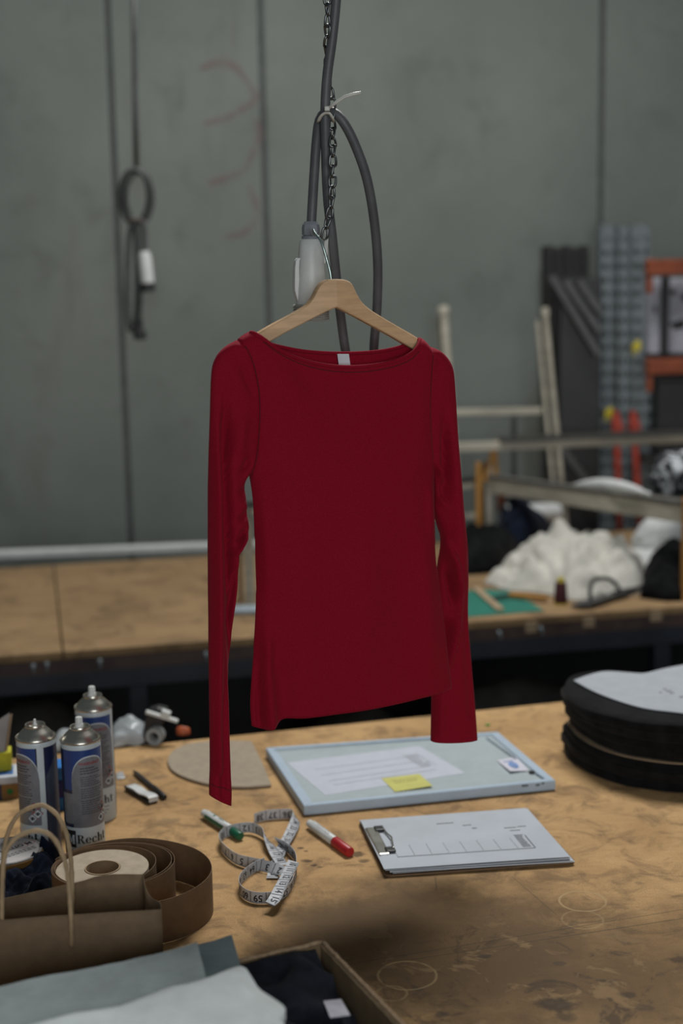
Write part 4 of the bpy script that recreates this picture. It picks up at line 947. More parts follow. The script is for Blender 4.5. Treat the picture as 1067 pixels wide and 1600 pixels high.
mb.build('handwriting', mat('note_pen', (.25, .24, .10), .8), pi)
lb = thing('board_label', 'small white tag with blue print on the framed board', 'tag', P(800, 1198, zp))
c = [P(x, y, zp) for x, y in ((797, 1209), (826, 1205), (806, 1183), (776, 1189))]; f = on(c, .0012)
MB().sheet([[f(i/5, j/5) + UP*.004*(1-i/5)*(1-j/5) for i in range(6)] for j in range(6)], .0004).build('tag_card', mat('tag_white', (.60, .60, .68), .7, var=.02), lb)
mb = MB(); mb.open = True; gg = lambda u, v: f(u, v) + UP*(.0005 + .004*(1-u)*(1-v))
vs, fs = annulus(.5, .45, (.22, .25), (.10, .12), 0, 360, 14); mb.add([gg(a_, b_) for a_, b_ in vs], fs); bar(mb, gg, .40, .40, .60, .50); bar(mb, gg, .2, .75, .7, .80)
mb.build('blue_print', mat('tag_blue', (.12, .25, .55), .7), lb)
pcl = P(831, 1206, zt2); MB().lathe([(0, 0), (.006, 0), (.006, .003), (0, .0035)], pcl - UP*.002, 12).build('pin', M_BLACK, wbl, auto=40)
M_SLOT = mat('frame_groove', (.22, .29, .36), .6)
for a_, b_, w_ in (((428, 1172), (470, 1169), .0022), ((470, 1169), (680, 1153), .0018), ((760, 1152), (806, 1185), .003), ((836, 1207), (850, 1216), .003)):
    MB().beam(P(*a_, zt2) + UP*.0002, P(*b_, zt2) + UP*.0002, w_, .0008).build('groove', M_SLOT, wbl)
for a_, b_ in (((815, 1228), (825, 1227)), ((837, 1227), (843, 1226)), ((846, 1224), (850, 1223.5))):
    n3 = Vector((0, 0, 1)).cross((Q[1]-Q[0]).normalized()); pa, pb = plane(*a_, Q[0], n3), plane(*b_, Q[0], n3); MB().beam(pa, pb, .0012, .003).build('scuff', M_BLACK, wbl)

# clipboard
clp = thing('clipboard', 'brown clipboard holding a stack of white printed sheets', 'clipboard', P(730, 1320))
M_HARD = mat('hardboard', (.16, .095, .048), .6, var=.1, scale=60)
oc = [P(x, y) for x, y in ((601, 1372), (901, 1350), (822, 1268), (559, 1287))]
def rounded(q, r, n=5):
    out = []; m = len(q)
    for i in range(m):
        a_, b_, c_ = q[i-1], q[i], q[(i+1) % m]; d1 = (a_-b_).normalized()*r; d2 = (c_-b_).normalized()*r
        for k in range(n+1): t = k/n; out.append((b_+d1)*(1-t)**2 + b_*2*t*(1-t) + (b_+d2)*t**2)
    return out
MB().prism([q + UP*.0005 for q in rounded(oc, .014)], 0, UP, .0032, .0008, 1).build('board', M_HARD, clp)
base = [(608, 1366), (893, 1345), (822, 1263), (563, 1282)]
z = Z0 + .0045
for k in range(6):
    jx, jy = rn.uniform(-2.5, 2.5), rn.uniform(-2, 2); z1 = z + k*.0016; c = [P(x + jx + ((5-k)*2.4 if i == 0 else (5-k)*1.2 if i == 1 else 0), y + jy*.4 + ((5-k)*1.3 if i < 2 else 0), z1) for i, (x, y) in enumerate([(600, 1359), (890, 1341), (822, 1263), (563, 1282)])]
    f = on(c, 0); cu = .003 + .002*rn.random()
    rows = [[f(i/10, j/8) + UP*(.0012 + cu*max(0, .35 - j/8)*(.4 + .6*math.sin(i/10*3.1 + k)) - .001*(j/8)) for i in range(11)] for j in range(9)]
    if k < 5: MB().sheet(rows, .0010).build('sheet', M_PAPER, clp)
    else:
        MB().sheet(rows, .0008).build('top_sheet', M_PAPER, clp)
        def g(u, v, c=c, cu=cu):
            return on(c, 0)(u, v) + UP*(.0012 + cu*max(0, .35 - v)*(.4 + .6*math.sin(u*3.1 + 5)) - .001*v + .0007)
        mb = MB(); mb.open = True
        def seg(u0_, v0_, u1_, v1_, n=12):
            for q in range(n): a_ = u0_ + (u1_-u0_)*q/n; b_ = u0_ + (u1_-u0_)*(q+1)/n; mb.add([g(a_, v0_), g(b_, v0_), g(b_, v1_), g(a_, v1_)], [(0, 1, 2, 3)])
        seg(.10, .20, .86, .207, 16); seg(.86, .205, .865, .46, 1)
        for q in range(8):
            u = .10 + q*.095
            for w in range(6): seg(u, .23 + w*.035, u + .006, .238 + w*.035, 1)
        for w in range(9): seg(.80, .24 + w*.028, .855 - rn.uniform(0, .015), .249 + w*.028, 1)
        for (u, v, L) in ((.42, .80, .06), (.47, .80, .05), (.56, .73, .05), (.60, .66, .03), (.78, .62, .07), (.86, .63, .05), (.80, .56, .06)): seg(u, v, u + L, v + .008, 2)
        mb.build('print', M_GREYINK, clp)
cd_ = (oc[3] - oc[0]).normalized(); cx_ = Vector((cd_.y, -cd_.x, 0)); ml = oc[0].lerp(oc[3], .5)
clip = MB().box(ml + cx_*.012 + UP*.014, (.115, .018, .004), (cd_, cx_, UP), .0015).build('clip_plate', M_STEEL, clp)
MB().tube([ml + cx_*.005 - cd_*.06 + UP*.009, ml + cx_*.005 + cd_*.06 + UP*.009], .005, 10).build('clip_spring', M_SH, clip, smooth=True)
for sg in (-1, 1): MB().box(ml + cx_*.024 + cd_*sg*.046 + UP*.0165, (.018, .016, .005), (cd_, cx_, UP), .0015).build('clip_foot', M_BLACK, clip)
MB().tube([ml + cx_*.030 + cd_*q*.046 + UP*(.0175 + .001*math.cos(q*6)) + cx_*(.006*(1-abs(q))) for q in [-1 + 2*i/14 for i in range(15)]], .0016, 6).build('clip_bar', M_STEEL, clip, smooth=True)

# markers and pen
def marker(a, b, r, z, label, name, segs, cat_='marker'):
    """segs: (t0, t1, r0, r1, material, part)"""
    pa, pb = P(*a, Z0 + r) , P(*b, Z0 + r); ax = (pb - pa).normalized(); L = (pb - pa).length
    o = thing(name, label, cat_, (pa + pb)/2 - UP*r)
    for t0, t1, r0_, r1_, m, nm in segs:
        e = .0015; MB().lathe([(0, t0*L), (r0_*r*.86, t0*L), (r0_*r, t0*L + e), (r1_*r, t1*L - e), (r1_*r*.86, t1*L), (0, t1*L)], pa, 24, ax).build(nm, m, o, auto=40)
    return o, pa, ax, L
M_GREEN = mat('marker_green', (.004, .115, .055), .4); M_MRED = mat('marker_red', (.42, .012, .018), .4)
o, pa, ax, L = marker((318, 1270), (376, 1307), .0085, 0, 'white marker with dark green cap beside the tape measure', 'green_marker',
       [(0, .10, .8, .8, M_WHITE, 'end_plug'), (.08, .72, 1, 1, M_WHITE, 'barrel'), (.70, 1, .94, .86, M_GREEN, 'cap')])
sd = ax.cross(UP).normalized()
def onb(r, pa, ax, sd, q0): return lambda x, y: pa + ax*x + (sd*math.sin(q0 + y/r) + UP*math.cos(q0 + y/r))*(r + .0003)
w = onb(.0085, pa, ax, sd, .55)
mb = MB(); mb.open = True
for (x0_, x1_, y0_, y1_) in ((.14, .64, .0035, .0115), (.16, .62, -.0085, -.0072), (.30, .33, -.006, -.0020), (.42, .56, -.005, -.0038)):
    mb.grid([[w(L*(x0_ + (x1_-x0_)*i/6), y0_ + (y1_-y0_)*k/4) for k in range(5)] for i in range(7)])
mb.build('green_print', M_GREEN, o)
o, pa, ax, L = marker((483, 1286), (547, 1332), .0085, 0, 'white marker with bright red cap left of the clipboard', 'red_marker',
       [(0, .10, .8, .85, M_WHITE, 'end_plug'), (.08, .66, 1, .98, M_WHITE, 'barrel'), (.64, 1, 1.08, 1.0, M_MRED, 'cap')])
sd = ax.cross(UP).normalized(); w = onb(.0085, pa, ax, sd, -.2); mb = MB(); mb.open = True
for ln in range(3):
    x = .2
    while x < .5: u = rn.uniform(.02, .05); mb.grid([[w(L*(x + u*i), -.004 + ln*.004 + .0012*k) for k in range(2)] for i in range(2)]); x += u + .015
mb.build('print', M_FAINT, o)
marker((209, 1205), (257, 1246), .0052, 0, 'black ballpoint pen lying behind the white folded strip', 'black_pen',
       [(0, .12, .45, .8, M_BLACK, 'tip'), (.10, .66, .85, .95, mat('pen_barrel', (.035, .033, .038), .35), 'barrel'), (.64, 1, 1.15, 1.05, M_BLACK, 'cap')], 'pen')
# folded white strip in a black holder
fe = thing('folded_strip', 'white folded strip on a flat black holder next to the pen', 'clip', P(218, 1241))
d, n2 = edge_frame((200, 1228), (238, 1251))
if n2.y < 0: n2 = -n2
p0, p1 = P(197, 1236), P(234, 1258); L = (p1 - p0).length
prof = [(0, .010), (.3, .0125), (.55, .011), (.78, .014), (.95, .0145), (1.02, .011), (1.0, .007)]
rows = [[p0 + d*L*t + n2*w_ + UP*z_ for w_ in (0, .006, .012, .019)] for t, z_ in [tuple(q) for q in cat(prof, 22)]]
MB().sheet(rows, .0025).build('white_strip', M_WHITE, fe, smooth=False)
MB().box(p0 + d*L*.47 + n2*.009 + UP*.0035, (L*1.02, .021, .006), (d, n2, UP), .002).build('black_holder', M_BLACK, fe)
MB().box(p0 + d*L*.15 + n2*.009 + UP*.0077, (L*.4, .022, .0035), (d, n2, UP), .001).build('black_tab', M_BLACK, fe)

# ------------------------------------------------ measuring tape
tape = thing('measuring_tape', 'white measuring tape tangled in loops on the cutting table', 'tape measure', P(410, 1345))
M_TAPE = mat('tape_vinyl', (.50, .52, .55), .5, var=.04)
WT = .0185
def ribbon(ctrl, n, num0, step, name='tape_band', rev=1, flipt=False):
    """ctrl: (px, py, z, tilt): tilt 0 stands on its edge, 90 lies flat"""
    p3 = [(*P(x, y - 4, Z0 + z), tl) for x, y, z, tl in ctrl]
    sc_ = [(a_*1000, b_*1000, c_*1000, tl*.3) for a_, b_, c_, tl in p3]
    A = cat(sc_, n); pts = [Vector((q[0], q[1], q[2]))/1000 for q in A]; tl = [R(q[3]/.3) for q in A]
    frames = []
    s = 0
    for i in range(n):
        t = (pts[min(i+1, n-1)] - pts[max(i-1, 0)]).normalized(); h = t.cross(UP).normalized()
        wv = UP*math.cos(tl[i]) + h*math.sin(tl[i]); wv = (wv - t*wv.dot(t)).normalized(); nn = t.cross(wv)
        if i: s += (pts[i] - pts[i-1]).length
        frames.append((s, pts[i], wv, nn, t))
    MB().sheet([[f_[1] + f_[2]*WT*(k/4 - .5) for k in range(5)] for f_ in frames], .0005, frames[n//2][3]).build(name, M_TAPE, tape, smooth=False) if False else None
    mb = MB(); rows = [[f_[1] + f_[2]*WT*(k/4 - .5) + f_[3]*.0003 for k in range(5)] for f_ in frames]; rows2 = [[f_[1] + f_[2]*WT*(k/4 - .5) - f_[3]*.0003 for k in range(5)] for f_ in frames]
    loop = []
    vs = []; m = 10
    for a_, b_ in zip(rows, rows2): vs += a_ + b_[::-1]
    fs = [(i*m+k, i*m+(k+1) % m, (i+1)*m+(k+1) % m, (i+1)*m+k) for i in range(n-1) for k in range(m)] + [tuple(range(m)), tuple((n-1)*m+k for k in range(m))]
    mb.add(vs, fs); band = mb.build(name, M_TAPE, tape, auto=50)
    S_ = [f_[0] for f_ in frames]
    def at(s_, w_, sg):
        i = min(max(int(np.searchsorted(S_, s_)) - 1, 0), n-2); u = (s_ - S_[i])/max(S_[i+1]-S_[i], 1e-9); f0, f1 = frames[i], frames[i+1]
        return f0[1].lerp(f1[1], u) + f0[2].lerp(f1[2], u)*w_ + f0[3].lerp(f1[3], u)*sg*.0007
    mb = MB(); mb.open = True; num = num0; s_ = .012
    while s_ < S_[-1] - .010:
        for sg in (-1, 1):
            k = sg*rev
            put_text(mb, str(num), .0150, lambda x, y: at(s_ - x*k, -y - .0005, sg), .02)
            mb.add([at(s_ + .0125 + dx, w_, sg) for dx, w_ in ((-.0005, -WT*.5), (.0005, -WT*.5), (.0005, WT*.48), (-.0005, WT*.48))], [(0, 1, 2, 3)])
            for q in range(-5, 6):
                mb.add([at(s_ + q*.0025 + dx, w_, sg) for dx, w_ in ((-.0003, -WT*.5), (.0003, -WT*.5), (.0003, -WT*.5 + (.0036 if q % 2 else .0024)), (-.0003, -WT*.5 + (.0036 if q % 2 else .0024)))], [(0, 1, 2, 3)])
        num += step; s_ += .025
    mb.build('numerals', M_INK, band)
# hanging end that stands on its edge, folds over and runs back flat
ribbon([(397, 1283, .0100, 0), (415, 1278, .0100, 0), (438, 1276, .0100, 0), (456, 1276, .0100, 5), (462, 1282, .0110, 40), (458, 1296, .010, 70), (450, 1312, .008, 85), (440, 1330, .007, 90), (432, 1352, .004, 90), (425, 1376, .003, 90)], 80, 38, -1, rev=1)
# big left loop, then the right and the lower loop
ribbon([(446, 1366, .011, 70), (425, 1360, .0105, 40), (400, 1354, .0105, 15), (372, 1347, .0105, 5), (352, 1333, .0105, 0), (343, 1318, .0105, -5), (350, 1306, .0105, -5), (370, 1299, .0115, -5), (392, 1297, .0125, 0), (410, 1305, .0125, 5), (420, 1320, .0110, 55), (430, 1338, .008, 85), (442, 1356, .008, 90)], 130, 2, 1)
ribbon([(432, 1318, .010, 30), (448, 1328, .0105, 5), (461, 1343, .0105, 0), (463, 1360, .0105, 0), (459, 1378, .0105, -5), (450, 1394, .0105, -8), (434, 1404, .0105, -5), (412, 1407, .0105, 0), (392, 1405, .0105, 0), (377, 1396, .0105, 0), (374, 1382, .0105, 0), (384, 1369, .0105, 0), (398, 1359, .0100, 0), (412, 1352, .0095, 10)], 130, 49, 1)
ribbon([(459, 1350, .020, 75), (453, 1362, .0215, 88), (445, 1377, .0215, 92), (436, 1394, .021, 88), (428, 1410, .0175, 80), (422, 1416, .0150, 84)], 50, 10, 1)

# ------------------------------------------------ kraft tape roll
kt = thing('kraft_tape_roll', 'unwinding brown kraft tape roll with pale paper core end', 'tape roll', P(165, 1390))
zt3 = .064; cR = P(160, 1355, Z0 + zt3); cR.z = Z0
rin, rout, rad = .027, .070, .076
M_CORE = mat('roll_end_paper', (.42, .35, .26), .85, var=.06, scale=60)
MB().lathe([(rin, .002), (rout, .002), (rout, zt3 - .001), (rin + .001, zt3 - .001), (rin, zt3 - .002), (rin, .002)], cR, 72).build('wound_core', M_CORE, kt, auto=40)
MB().lathe([(rin - .0002, .001), (rin - .0002, zt3), (rin - .002, zt3), (rin - .002, .001), (rin - .0002, .001)], cR, 48).build('core_tube', M_CARD, kt, auto=40)
def coil(angs, name):
    """angs: (angle deg, radius, cx shift, cy shift)"""
    A = cat([(a_*.002, r_, x, y) for a_, r_, x, y in angs], 150); rows = []
    for a_, r_, x, y in A:
        q = R(a_/.002); c_ = cR + Vector((x + math.cos(q)*r_, y + math.sin(q)*r_, 0)); rows.append(c_)
    vs, fs = [], []; n = len(rows); th = .00035
    for i, c_ in enumerate(rows):
        t = (rows[min(i+1, n-1)] - rows[max(i-1, 0)]).normalized(); nn = t.cross(UP)
        wv = .0012*math.sin(i*.09)
        for dz, o_ in ((.0005, -th), (.0005, th), (zt3 + .003 + wv, th), (zt3 + .003 + wv, -th)): vs.append(c_ + nn*o_ + UP*dz)
    fs = [(i*4+k, i*4+(k+1) % 4, (i+1)*4+(k+1) % 4, (i+1)*4+k) for i in range(n-1) for k in range(4)] + [(0, 1, 2, 3), tuple((n-1)*4+k for k in range(4))]
    mb = MB(); mb.add(vs, fs); return mb.build(name, M_KRAFT2, kt, auto=50)
coil([(150, .0715, 0, 0), (240, .0725, .001, 0), (330, .0745, .004, 0), (400, .0765, .006, .001), (470, .0775, .004, .002), (520, .0770, .002, .001)], 'tape_layer')
coil([(150, .0735, 0, 0), (210, .0755, .002, -.001), (300, .080, .012, .002), (360, .084, .020, .004), (420, .0845, .019, .006), (480, .082, .008, .005), (520, .079, .002, .002)], 'tape_layer')
coil([(158, .0750, -.001, 0), (210, .0775, .002, -.001), (300, .0825, .014, .002), (360, .0865, .022, .004), (420, .0865, .020, .006), (480, .084, .009, .005), (525, .081, .002, .003)], 'tape_layer')
coil([(140, .0790, .000, .003), (110, .083, .006, .008), (75, .098, .024, .010), (40, .112, .042, -.004), (5, .118, .050, -.020), (-30, .118, .050, -.026), (-65, .112, .045, -.030), (-95, .104, .030, -.026), (-125, .098, .010, -.018)], 'loose_tape')

# ------------------------------------------------ paper bag with twisted handles
bagc = P(120, 1500); bag = thing('paper_bag', 'open brown paper bag with twisted paper handles', 'bag', Vector((-.36, 1.74, Z0)))
yF, yB = 1.70, 1.80
def bagpt(px, py, y): return D(px, py, y)
fr_t = [bagpt(x, y, yF - .02*(1 - x/255)) for x, y in ((-120, 1446), (0, 1438), (60, 1433), (120, 1429), (180, 1425), (252, 1421))]
bk_t = [bagpt(x, y, yB - .01) for x, y in ((-120, 1430), (0, 1405), (60, 1392), (130, 1376), (160, 1367), (224, 1366))]
gus_t = [bk_t[-1], bagpt(227, 1385, yB - .035), bagpt(236, 1402, yF + .055), bagpt(250, 1410, yF + .03), fr_t[-1]]
def wall_grid(tops, n=14, inset=.0, zb_=None):
    rows = []; tp = [Vector(q) for q in cat([tuple(q) for q in tops], n)]
    for k in range(10):
        t = k/9; rows.append([Vector((q.x, q.y, Z0 + .002 + (q.z - Z0 - .002)*(1-t))) + Vector((0, .002*math.sin(i*.9 + k*.7)*t, 0)) for i, q in enumerate(tp)])
    return rows
mb = MB(); mb.open = True; ring = [fr_t[0]] + list(reversed(fr_t))[:-1]
full = wall_grid(fr_t, 24); mb.grid(full); gsp = wall_grid(gus_t, 16); mb.grid(gsp); bk = wall_grid(bk_t, 24); mb.grid(bk)
lf = wall_grid([fr_t[0], (fr_t[0] + bk_t[0])/2 + Vector((.02, 0, 0)), bk_t[0]], 10); mb.grid(lf)
bo = [full[-1], bk[-1]]; mb.grid(bo)
body_ = mb.build('bag_body', M_KRAFT, bag, auto=50)
sm = body_.modifiers.new('paper_thickness', 'SOLIDIFY'); sm.thickness = .0007; sm.offset = 0
M_ROPE = mat('paper_rope', (.36, .26, .15), .8, var=.1, scale=90, stretch=(1, 1, .3), bump=.5, bscale=160)
def handle(pts, y0_, y1_):
    A = cat(pts, 70); n = len(A)
    MB().tube([bagpt(q[0], q[1], y0_ + (y1_-y0_)*math.sin(i/(n-1)*math.pi)) for i, q in enumerate(A)], [.0030 + .0003*math.sin(i*1.9) for i in range(n)], 9).build('handle', M_ROPE, bag, smooth=True)
handle([(2, 1470), (3, 1425), (4, 1370), (9, 1332), (24, 1310), (45, 1300), (62, 1298), (80, 1306), (94, 1326), (103, 1352), (108, 1390), (111, 1440), (112, 1480)], yF - .010, yF - .03)
handle([(2, 1460), (3, 1400), (5, 1340), (13, 1300), (28, 1274), (48, 1262), (66, 1258), (86, 1270), (100, 1292), (108, 1325), (112, 1360), (113, 1400), (114, 1440)], yB - .018, yB - .04)
# tape tin / roll with paper label at the far left
tr = P(10, 1329, Z0 + .05); tr.z = Z0
tin = thing('labelled_tape_roll', 'brown tape roll with round printed white label at left edge', 'tape roll', tr)
M_TAN = mat('packing_tape', (.22, .115, .03), .35, var=.08)
MB().lathe([(.03, 0), (.058, 0), (.0585, .002), (.0585, .046), (.058, .048), (.03, .048)], tr, 60).build('tape', M_TAN, tin, auto=40)
MB().lathe([(0, .0482), (.056, .0482), (.0565, .049), (.056, .0505), (.052, .0505), (.0515, .0498), (0, .0498)], tr, 60).build('lid_rim', mat('label_rim', (.28, .26, .25), .5), tin, auto=40)
MB().lathe([(0, .0499), (.0515, .0499), (.0515, .0502), (0, .0503)], tr, 60).build('label_disc', mat('round_label', (.50, .48, .47), .7, var=.04), tin, auto=40)
tdir = (P(60, 1318, Z0) - P(10, 1335, Z0)).normalized(); tnn = Vector((-tdir.y, tdir.x, 0))
TX = lambda u, v: tr + tdir*u + tnn*v + UP*.0506
mb = MB(); put_text(mb, 'omni', .021, lambda x, y: TX(.010 - x, -.002 - y), .012); put_text(mb, 'M', .014, lambda x, y: TX(.0405 - x, .000 - y), .012)
for ln in (.022, .028, -.020, -.026):
    x = -.03
    while x < .034: w = rn.uniform(.003, .008); mb.add([TX(x, ln), TX(x + w, ln), TX(x + w, ln + .0022), TX(x, ln + .0022)], [(0, 1, 2, 3)]); x += w + .002
mb.build('label_print', M_INK, tin)
mb = MB(); mb.open = True
for (u, v, r_) in ((.027, -.002, .0105), (.043, 0, .0085)):
    vs, fs = annulus(u, v, (r_, r_), (r_ - .0010, r_ - .0010), 0, 360, 24); mb.add([TX(a_, b_) for a_, b_ in vs], fs)
mb.build('label_rings', mat('label_red', (.38, .10, .09), .7), tin)

# navy cloth behind the bag
tag(heap([(-60, 1445), (20, 1440), (70, 1425), (84, 1402), (96, 1372), (102, 1350), (88, 1345), (60, 1372), (20, 1385), (-60, 1400)], .042, 21, 'navy_garment', M_NAVY, .8, 15, ridge=.026), 'crumpled navy cloth between the paper bag and the spray cans', 'cloth')

# ------------------------------------------------ left edge: carton, yellow block, grey folder, blue box
def obox(corner_px, w, dpt, h, yaw, z=None):
    c = P(*corner_px, z) ; ux = Vector((math.cos(R(yaw)), math.sin(R(yaw)), 0)); uy = Vector((-ux.y, ux.x, 0)); return c, ux, uy
c, ux, uy = obox((31, 1247), .12, .06, .042, 12)
ct = thing('small_carton', 'small blue and brown carton with green dot at left edge', 'carton', c - ux*.06 + uy*.03)
zc_ = UP*.021
MB().box(c - ux*.065 + uy*.035 + UP*.0145, (.13, .07, .029), (ux, uy, UP), .001, 1).build('carton_body', mat('carton_brown', (.25, .13, .035), .7), ct)
MB().box(c - ux*.065 + uy*.035 + UP*.036, (.1305, .0705, .014), (ux, uy, UP), .001, 1).build('carton_lid', mat('carton_white', (.50, .54, .60), .6), ct)
MB().box(c - ux*.060 + uy*.036 + UP*.0434, (.10, .045, .0008), (ux, uy, UP)).build('blue_panel', mat('carton_blue', (.03, .14, .42), .6, var=.2, scale=60), ct)
MB().box(c - ux*.076 - uy*.0004 + UP*.0145, (.11, .0008, .0285), (ux, uy, UP)).build('navy_panel', M_CANNAVY, ct) if False else None
MB().box(c - ux*.082 - uy*.0004 + UP*.0145, (.10, .0010, .029), (ux, uy, UP)).build('navy_panel', M_CANNAVY, ct)
MB().lathe([(0, 0), (.0055, 0), (.0055, .0006), (0, .0006)], c - ux*.017 - uy*.0002 + UP*.0145, 20, -uy).build('green_dot', mat('dot_green', (.004, .16, .02), .6), ct)
yb_ = c - ux*.022 + uy*.05 + UP*.0440
tag(MB().box(yb_ - ux*.015 + UP*.018, (.05, .04, .036), (ux, uy, UP), .0015, 1).build('yellow_note_block', mat('block_yellow', (.55, .52, .03), .8), None), 'yellow note block standing on the small carton', 'note block')
cy_ = P(0, 1205, Z0 + .045).y
fq = [D(-40, 1150, cy_ + .02), D(15, 1114, cy_ + .02), D(3, 1203, cy_), D(-40, 1214, cy_)]
fold = thing('leaning_folder', 'grey folder leaning upright on the carton at the left edge', 'folder', fq[3])
MB().prism(fq, 0, Vector((0, 1, 0)), .002).build('cover', mat('folder_grey', (.34, .33, .33), .7, var=.05), fold)
MB().prism([q + Vector((.003, .0025, -.004)) for q in fq], 0, Vector((0, 1, 0)), .007).build('pages', M_CARD, fold)
# blue box between the cans
c = P(100, 1268)
bb_ = thing('blue_box', 'bright blue and navy box seen between two spray cans', 'box', c + Vector((-.02, .02, 0)))
MB().box(c + Vector((-.02, .03, .012)), (.05, .05, .024), None, .001, 1).build('lower_half', mat('box_bright_blue', (.02, .20, .60), .5), bb_)
MB().box(c + Vector((-.02, .03, .0405)), (.0495, .0495, .032), None, .001, 1).build('middle_band', mat('box_deep_blue', (.015, .015, .17), .5), bb_)
MB().box(c + Vector((-.02, .03, .069)), (.05, .05, .024), None, .001, 1).build('upper_half', MATS['box_bright_blue'], bb_)

# ------------------------------------------------ clutter at the table's far edge
M_PLA = mat('clear_plastic', (.55, .60, .62), .25, var=.05, scale=40, alpha=.55)
def crumple(quad, h, seed, name, m, label, cat_, z=0., amp=.014):
    c = [P(x, y, Z0 + z) for x, y in quad]; off = Vector((seed, seed*2, 0)); rows = []
    for j in range(24):
        row = []
        for i in range(24):
            u, v = i/23, j/23; q = (c[0].lerp(c[1], u)).lerp(c[3].lerp(c[2], u), v); e = (4*u*(1-u))**.5*(4*v*(1-v))**.5
            w = q*26 + off; k = 1 - abs(noise.noise(w + noise.noise_vector(w*.6)))*2
            row.append(q + UP*(.0015 + h*e + amp*max(0, k)*(.3 + .7*e)))
        rows.append(row)
    return tag(MB().sheet(rows, .0006).build(name, m, auto=35), label, cat_)
crumple([(172, 1172), (226, 1165), (232, 1140), (176, 1146)], .030, 3, 'plastic_bag', M_PLA, 'crumpled clear plastic bag at the far table edge behind the cans', 'bag', 0, .02)
crumple([(80, 1178), (118, 1172), (122, 1150), (88, 1152)], .018, 8, 'plastic_wrap', M_PLA, 'crumpled plastic wrap between the left and rear spray cans', 'wrap', 0, .012)
crumple([(182, 1219), (196, 1217), (192, 1207), (181, 1209)], .002, 5, 'plastic_scrap', M_PLA, 'tiny scrap of clear plastic right of the rear spray can', 'scrap', 0, .003)
# tape gun: black handle, white blade bar, roll of clear tape
tg = thing('tape_gun', 'black tape dispenser with white bar at the far table edge', 'tape dispenser', P(240, 1160))
yT = P(240, 1160).y
pts = [(222, 1158), (240, 1157), (252, 1140), (262, 1110), (246, 1106), (232, 1110), (226, 1126)]
MB().prism([D(x, y, yT) for x, y in pts], 0, Vector((0, 1, 0)), .03, .004, 2).build('frame', M_BLACK, tg)
MB().beam(D(228, 1112, yT - .01), D(278, 1127, yT - .01), .012, .006, bevel=.001).build('blade_bar', M_WHITE, tg)
MB().beam(D(252, 1112, yT - .014), D(266, 1117, yT - .014), .016, .012, bevel=.002).build('bar_clamp', M_WHITE, tg)
rc_ = P(244, 1157) + Vector((0, -.012, .018))
MB().lathe([(.010, 0), (.018, 0), (.018, .022), (.010, .022), (.010, 0)], rc_ + Vector((0, -.02, 0)), 28, Vector((.2, 1, 0))).build('tape_ring', M_PLA, tg, auto=40)
MB().tube([P(212, 1159) + UP*.004, P(222, 1161) + UP*.006, P(232, 1157) + UP*.010, P(239, 1152) + UP*.016], .0045, 8).build('orange_lever', mat('orange_plastic', (.50, .11, .035), .5), tg, smooth=True)
p = P(286, 1148); tag(blob(p, (.016, .010, .012), 2.2, .25, 3, 3).build('orange_cap', MATS['orange_plastic'], smooth=True), 'small orange plastic bit on the far table edge', 'cap')
p = P(762, 1134); tag(blob(p, (.005, .004, .003), 1.2, .25, 3, 2).build('green_scrap', mat('scrap_green', (.06, .35, .03), .6), smooth=True), 'tiny green scrap right of the right cuff', 'scrap')

# ------------------------------------------------ stack of padded black pieces, right
pad_out = [(878, 1172), (895, 1193), (925, 1212), (965, 1226), (1010, 1235), (1060, 1240), (1130, 1238), (1200, 1205), (1190, 1150), (1120, 1128), (1050, 1140), (1000, 1150), (950, 1142), (905, 1150)]
NPAD = 7; HP = .0170
M_PAD = mat('black_fleece', (.0060, .0062, .0068), .95, var=.3, scale=25, bump=.6, bscale=260, sheen=.06, spec=.15)
M_PAD2 = mat('charcoal_fleece', (.0095, .0088, .0088), .95, var=.3, scale=25, bump=.6, bscale=260, sheen=.06, spec=.15)
def pad(z0_, h, seed, name, m, label, dx=0., grow=1., soft=.4):
    ring = cat([tuple(P(x, y)) for x, y in pad_out + pad_out[:1]], 91)[:-1]; c_ = Vector(ring.mean(0)); vs, fs = [], []; n = 90
    prof = [(.991, .0), (.999, h*.10), (1.0, h*.35), (1.0, h*.65), (.999, h*.90), (.991, h), (.9, h), (.5, h), (.001, h)]
    prof = [(.001, 0), (.9, 0)] + prof
    for r_, z_ in prof:
        for j in range(n):
            q = Vector(ring[j]); d_ = q - c_; w = noise.noise(Vector((q.x*14, q.y*14, seed*3.3)))*.006 + noise.noise(Vector((q.x*5, q.y*5, seed*1.7)))*.008
            L_ = d_.length; e = d_/L_; s_ = (L_*grow + w)*r_ if r_ > .9 else L_*r_
            zw = noise.noise(Vector((q.x*6, q.y*6, seed)))*.0018 if r_ > .8 else 0
            vs.append(Vector((c_.x + e.x*s_ + dx, c_.y + e.y*s_, z0_ + z_ + zw*(z_/h))))
    fs = [(i*n+j, i*n+(j+1) % n, (i+1)*n+(j+1) % n, (i+1)*n+j) for i in range(len(prof)-1) for j in range(n)] + [tuple(range(n))[::-1], tuple((len(prof)-1)*n+j for j in range(n))]
    mb = MB(); mb.add(vs, fs); return tag(mb.build(name, m, smooth=True), label, 'pad', 'black padded pieces in the stack')
names = ['bottom black padded piece of the stack on the table', 'second black padded piece from the bottom of the stack', 'third black padded piece from the bottom, just under the tan card', 'fourth padded piece, charcoal, resting on the tan card line', 'fifth padded piece from the bottom of the stack', 'sixth padded piece, just below the topmost', 'topmost black padded piece under the white paper pattern']
z = Z0 + .0012
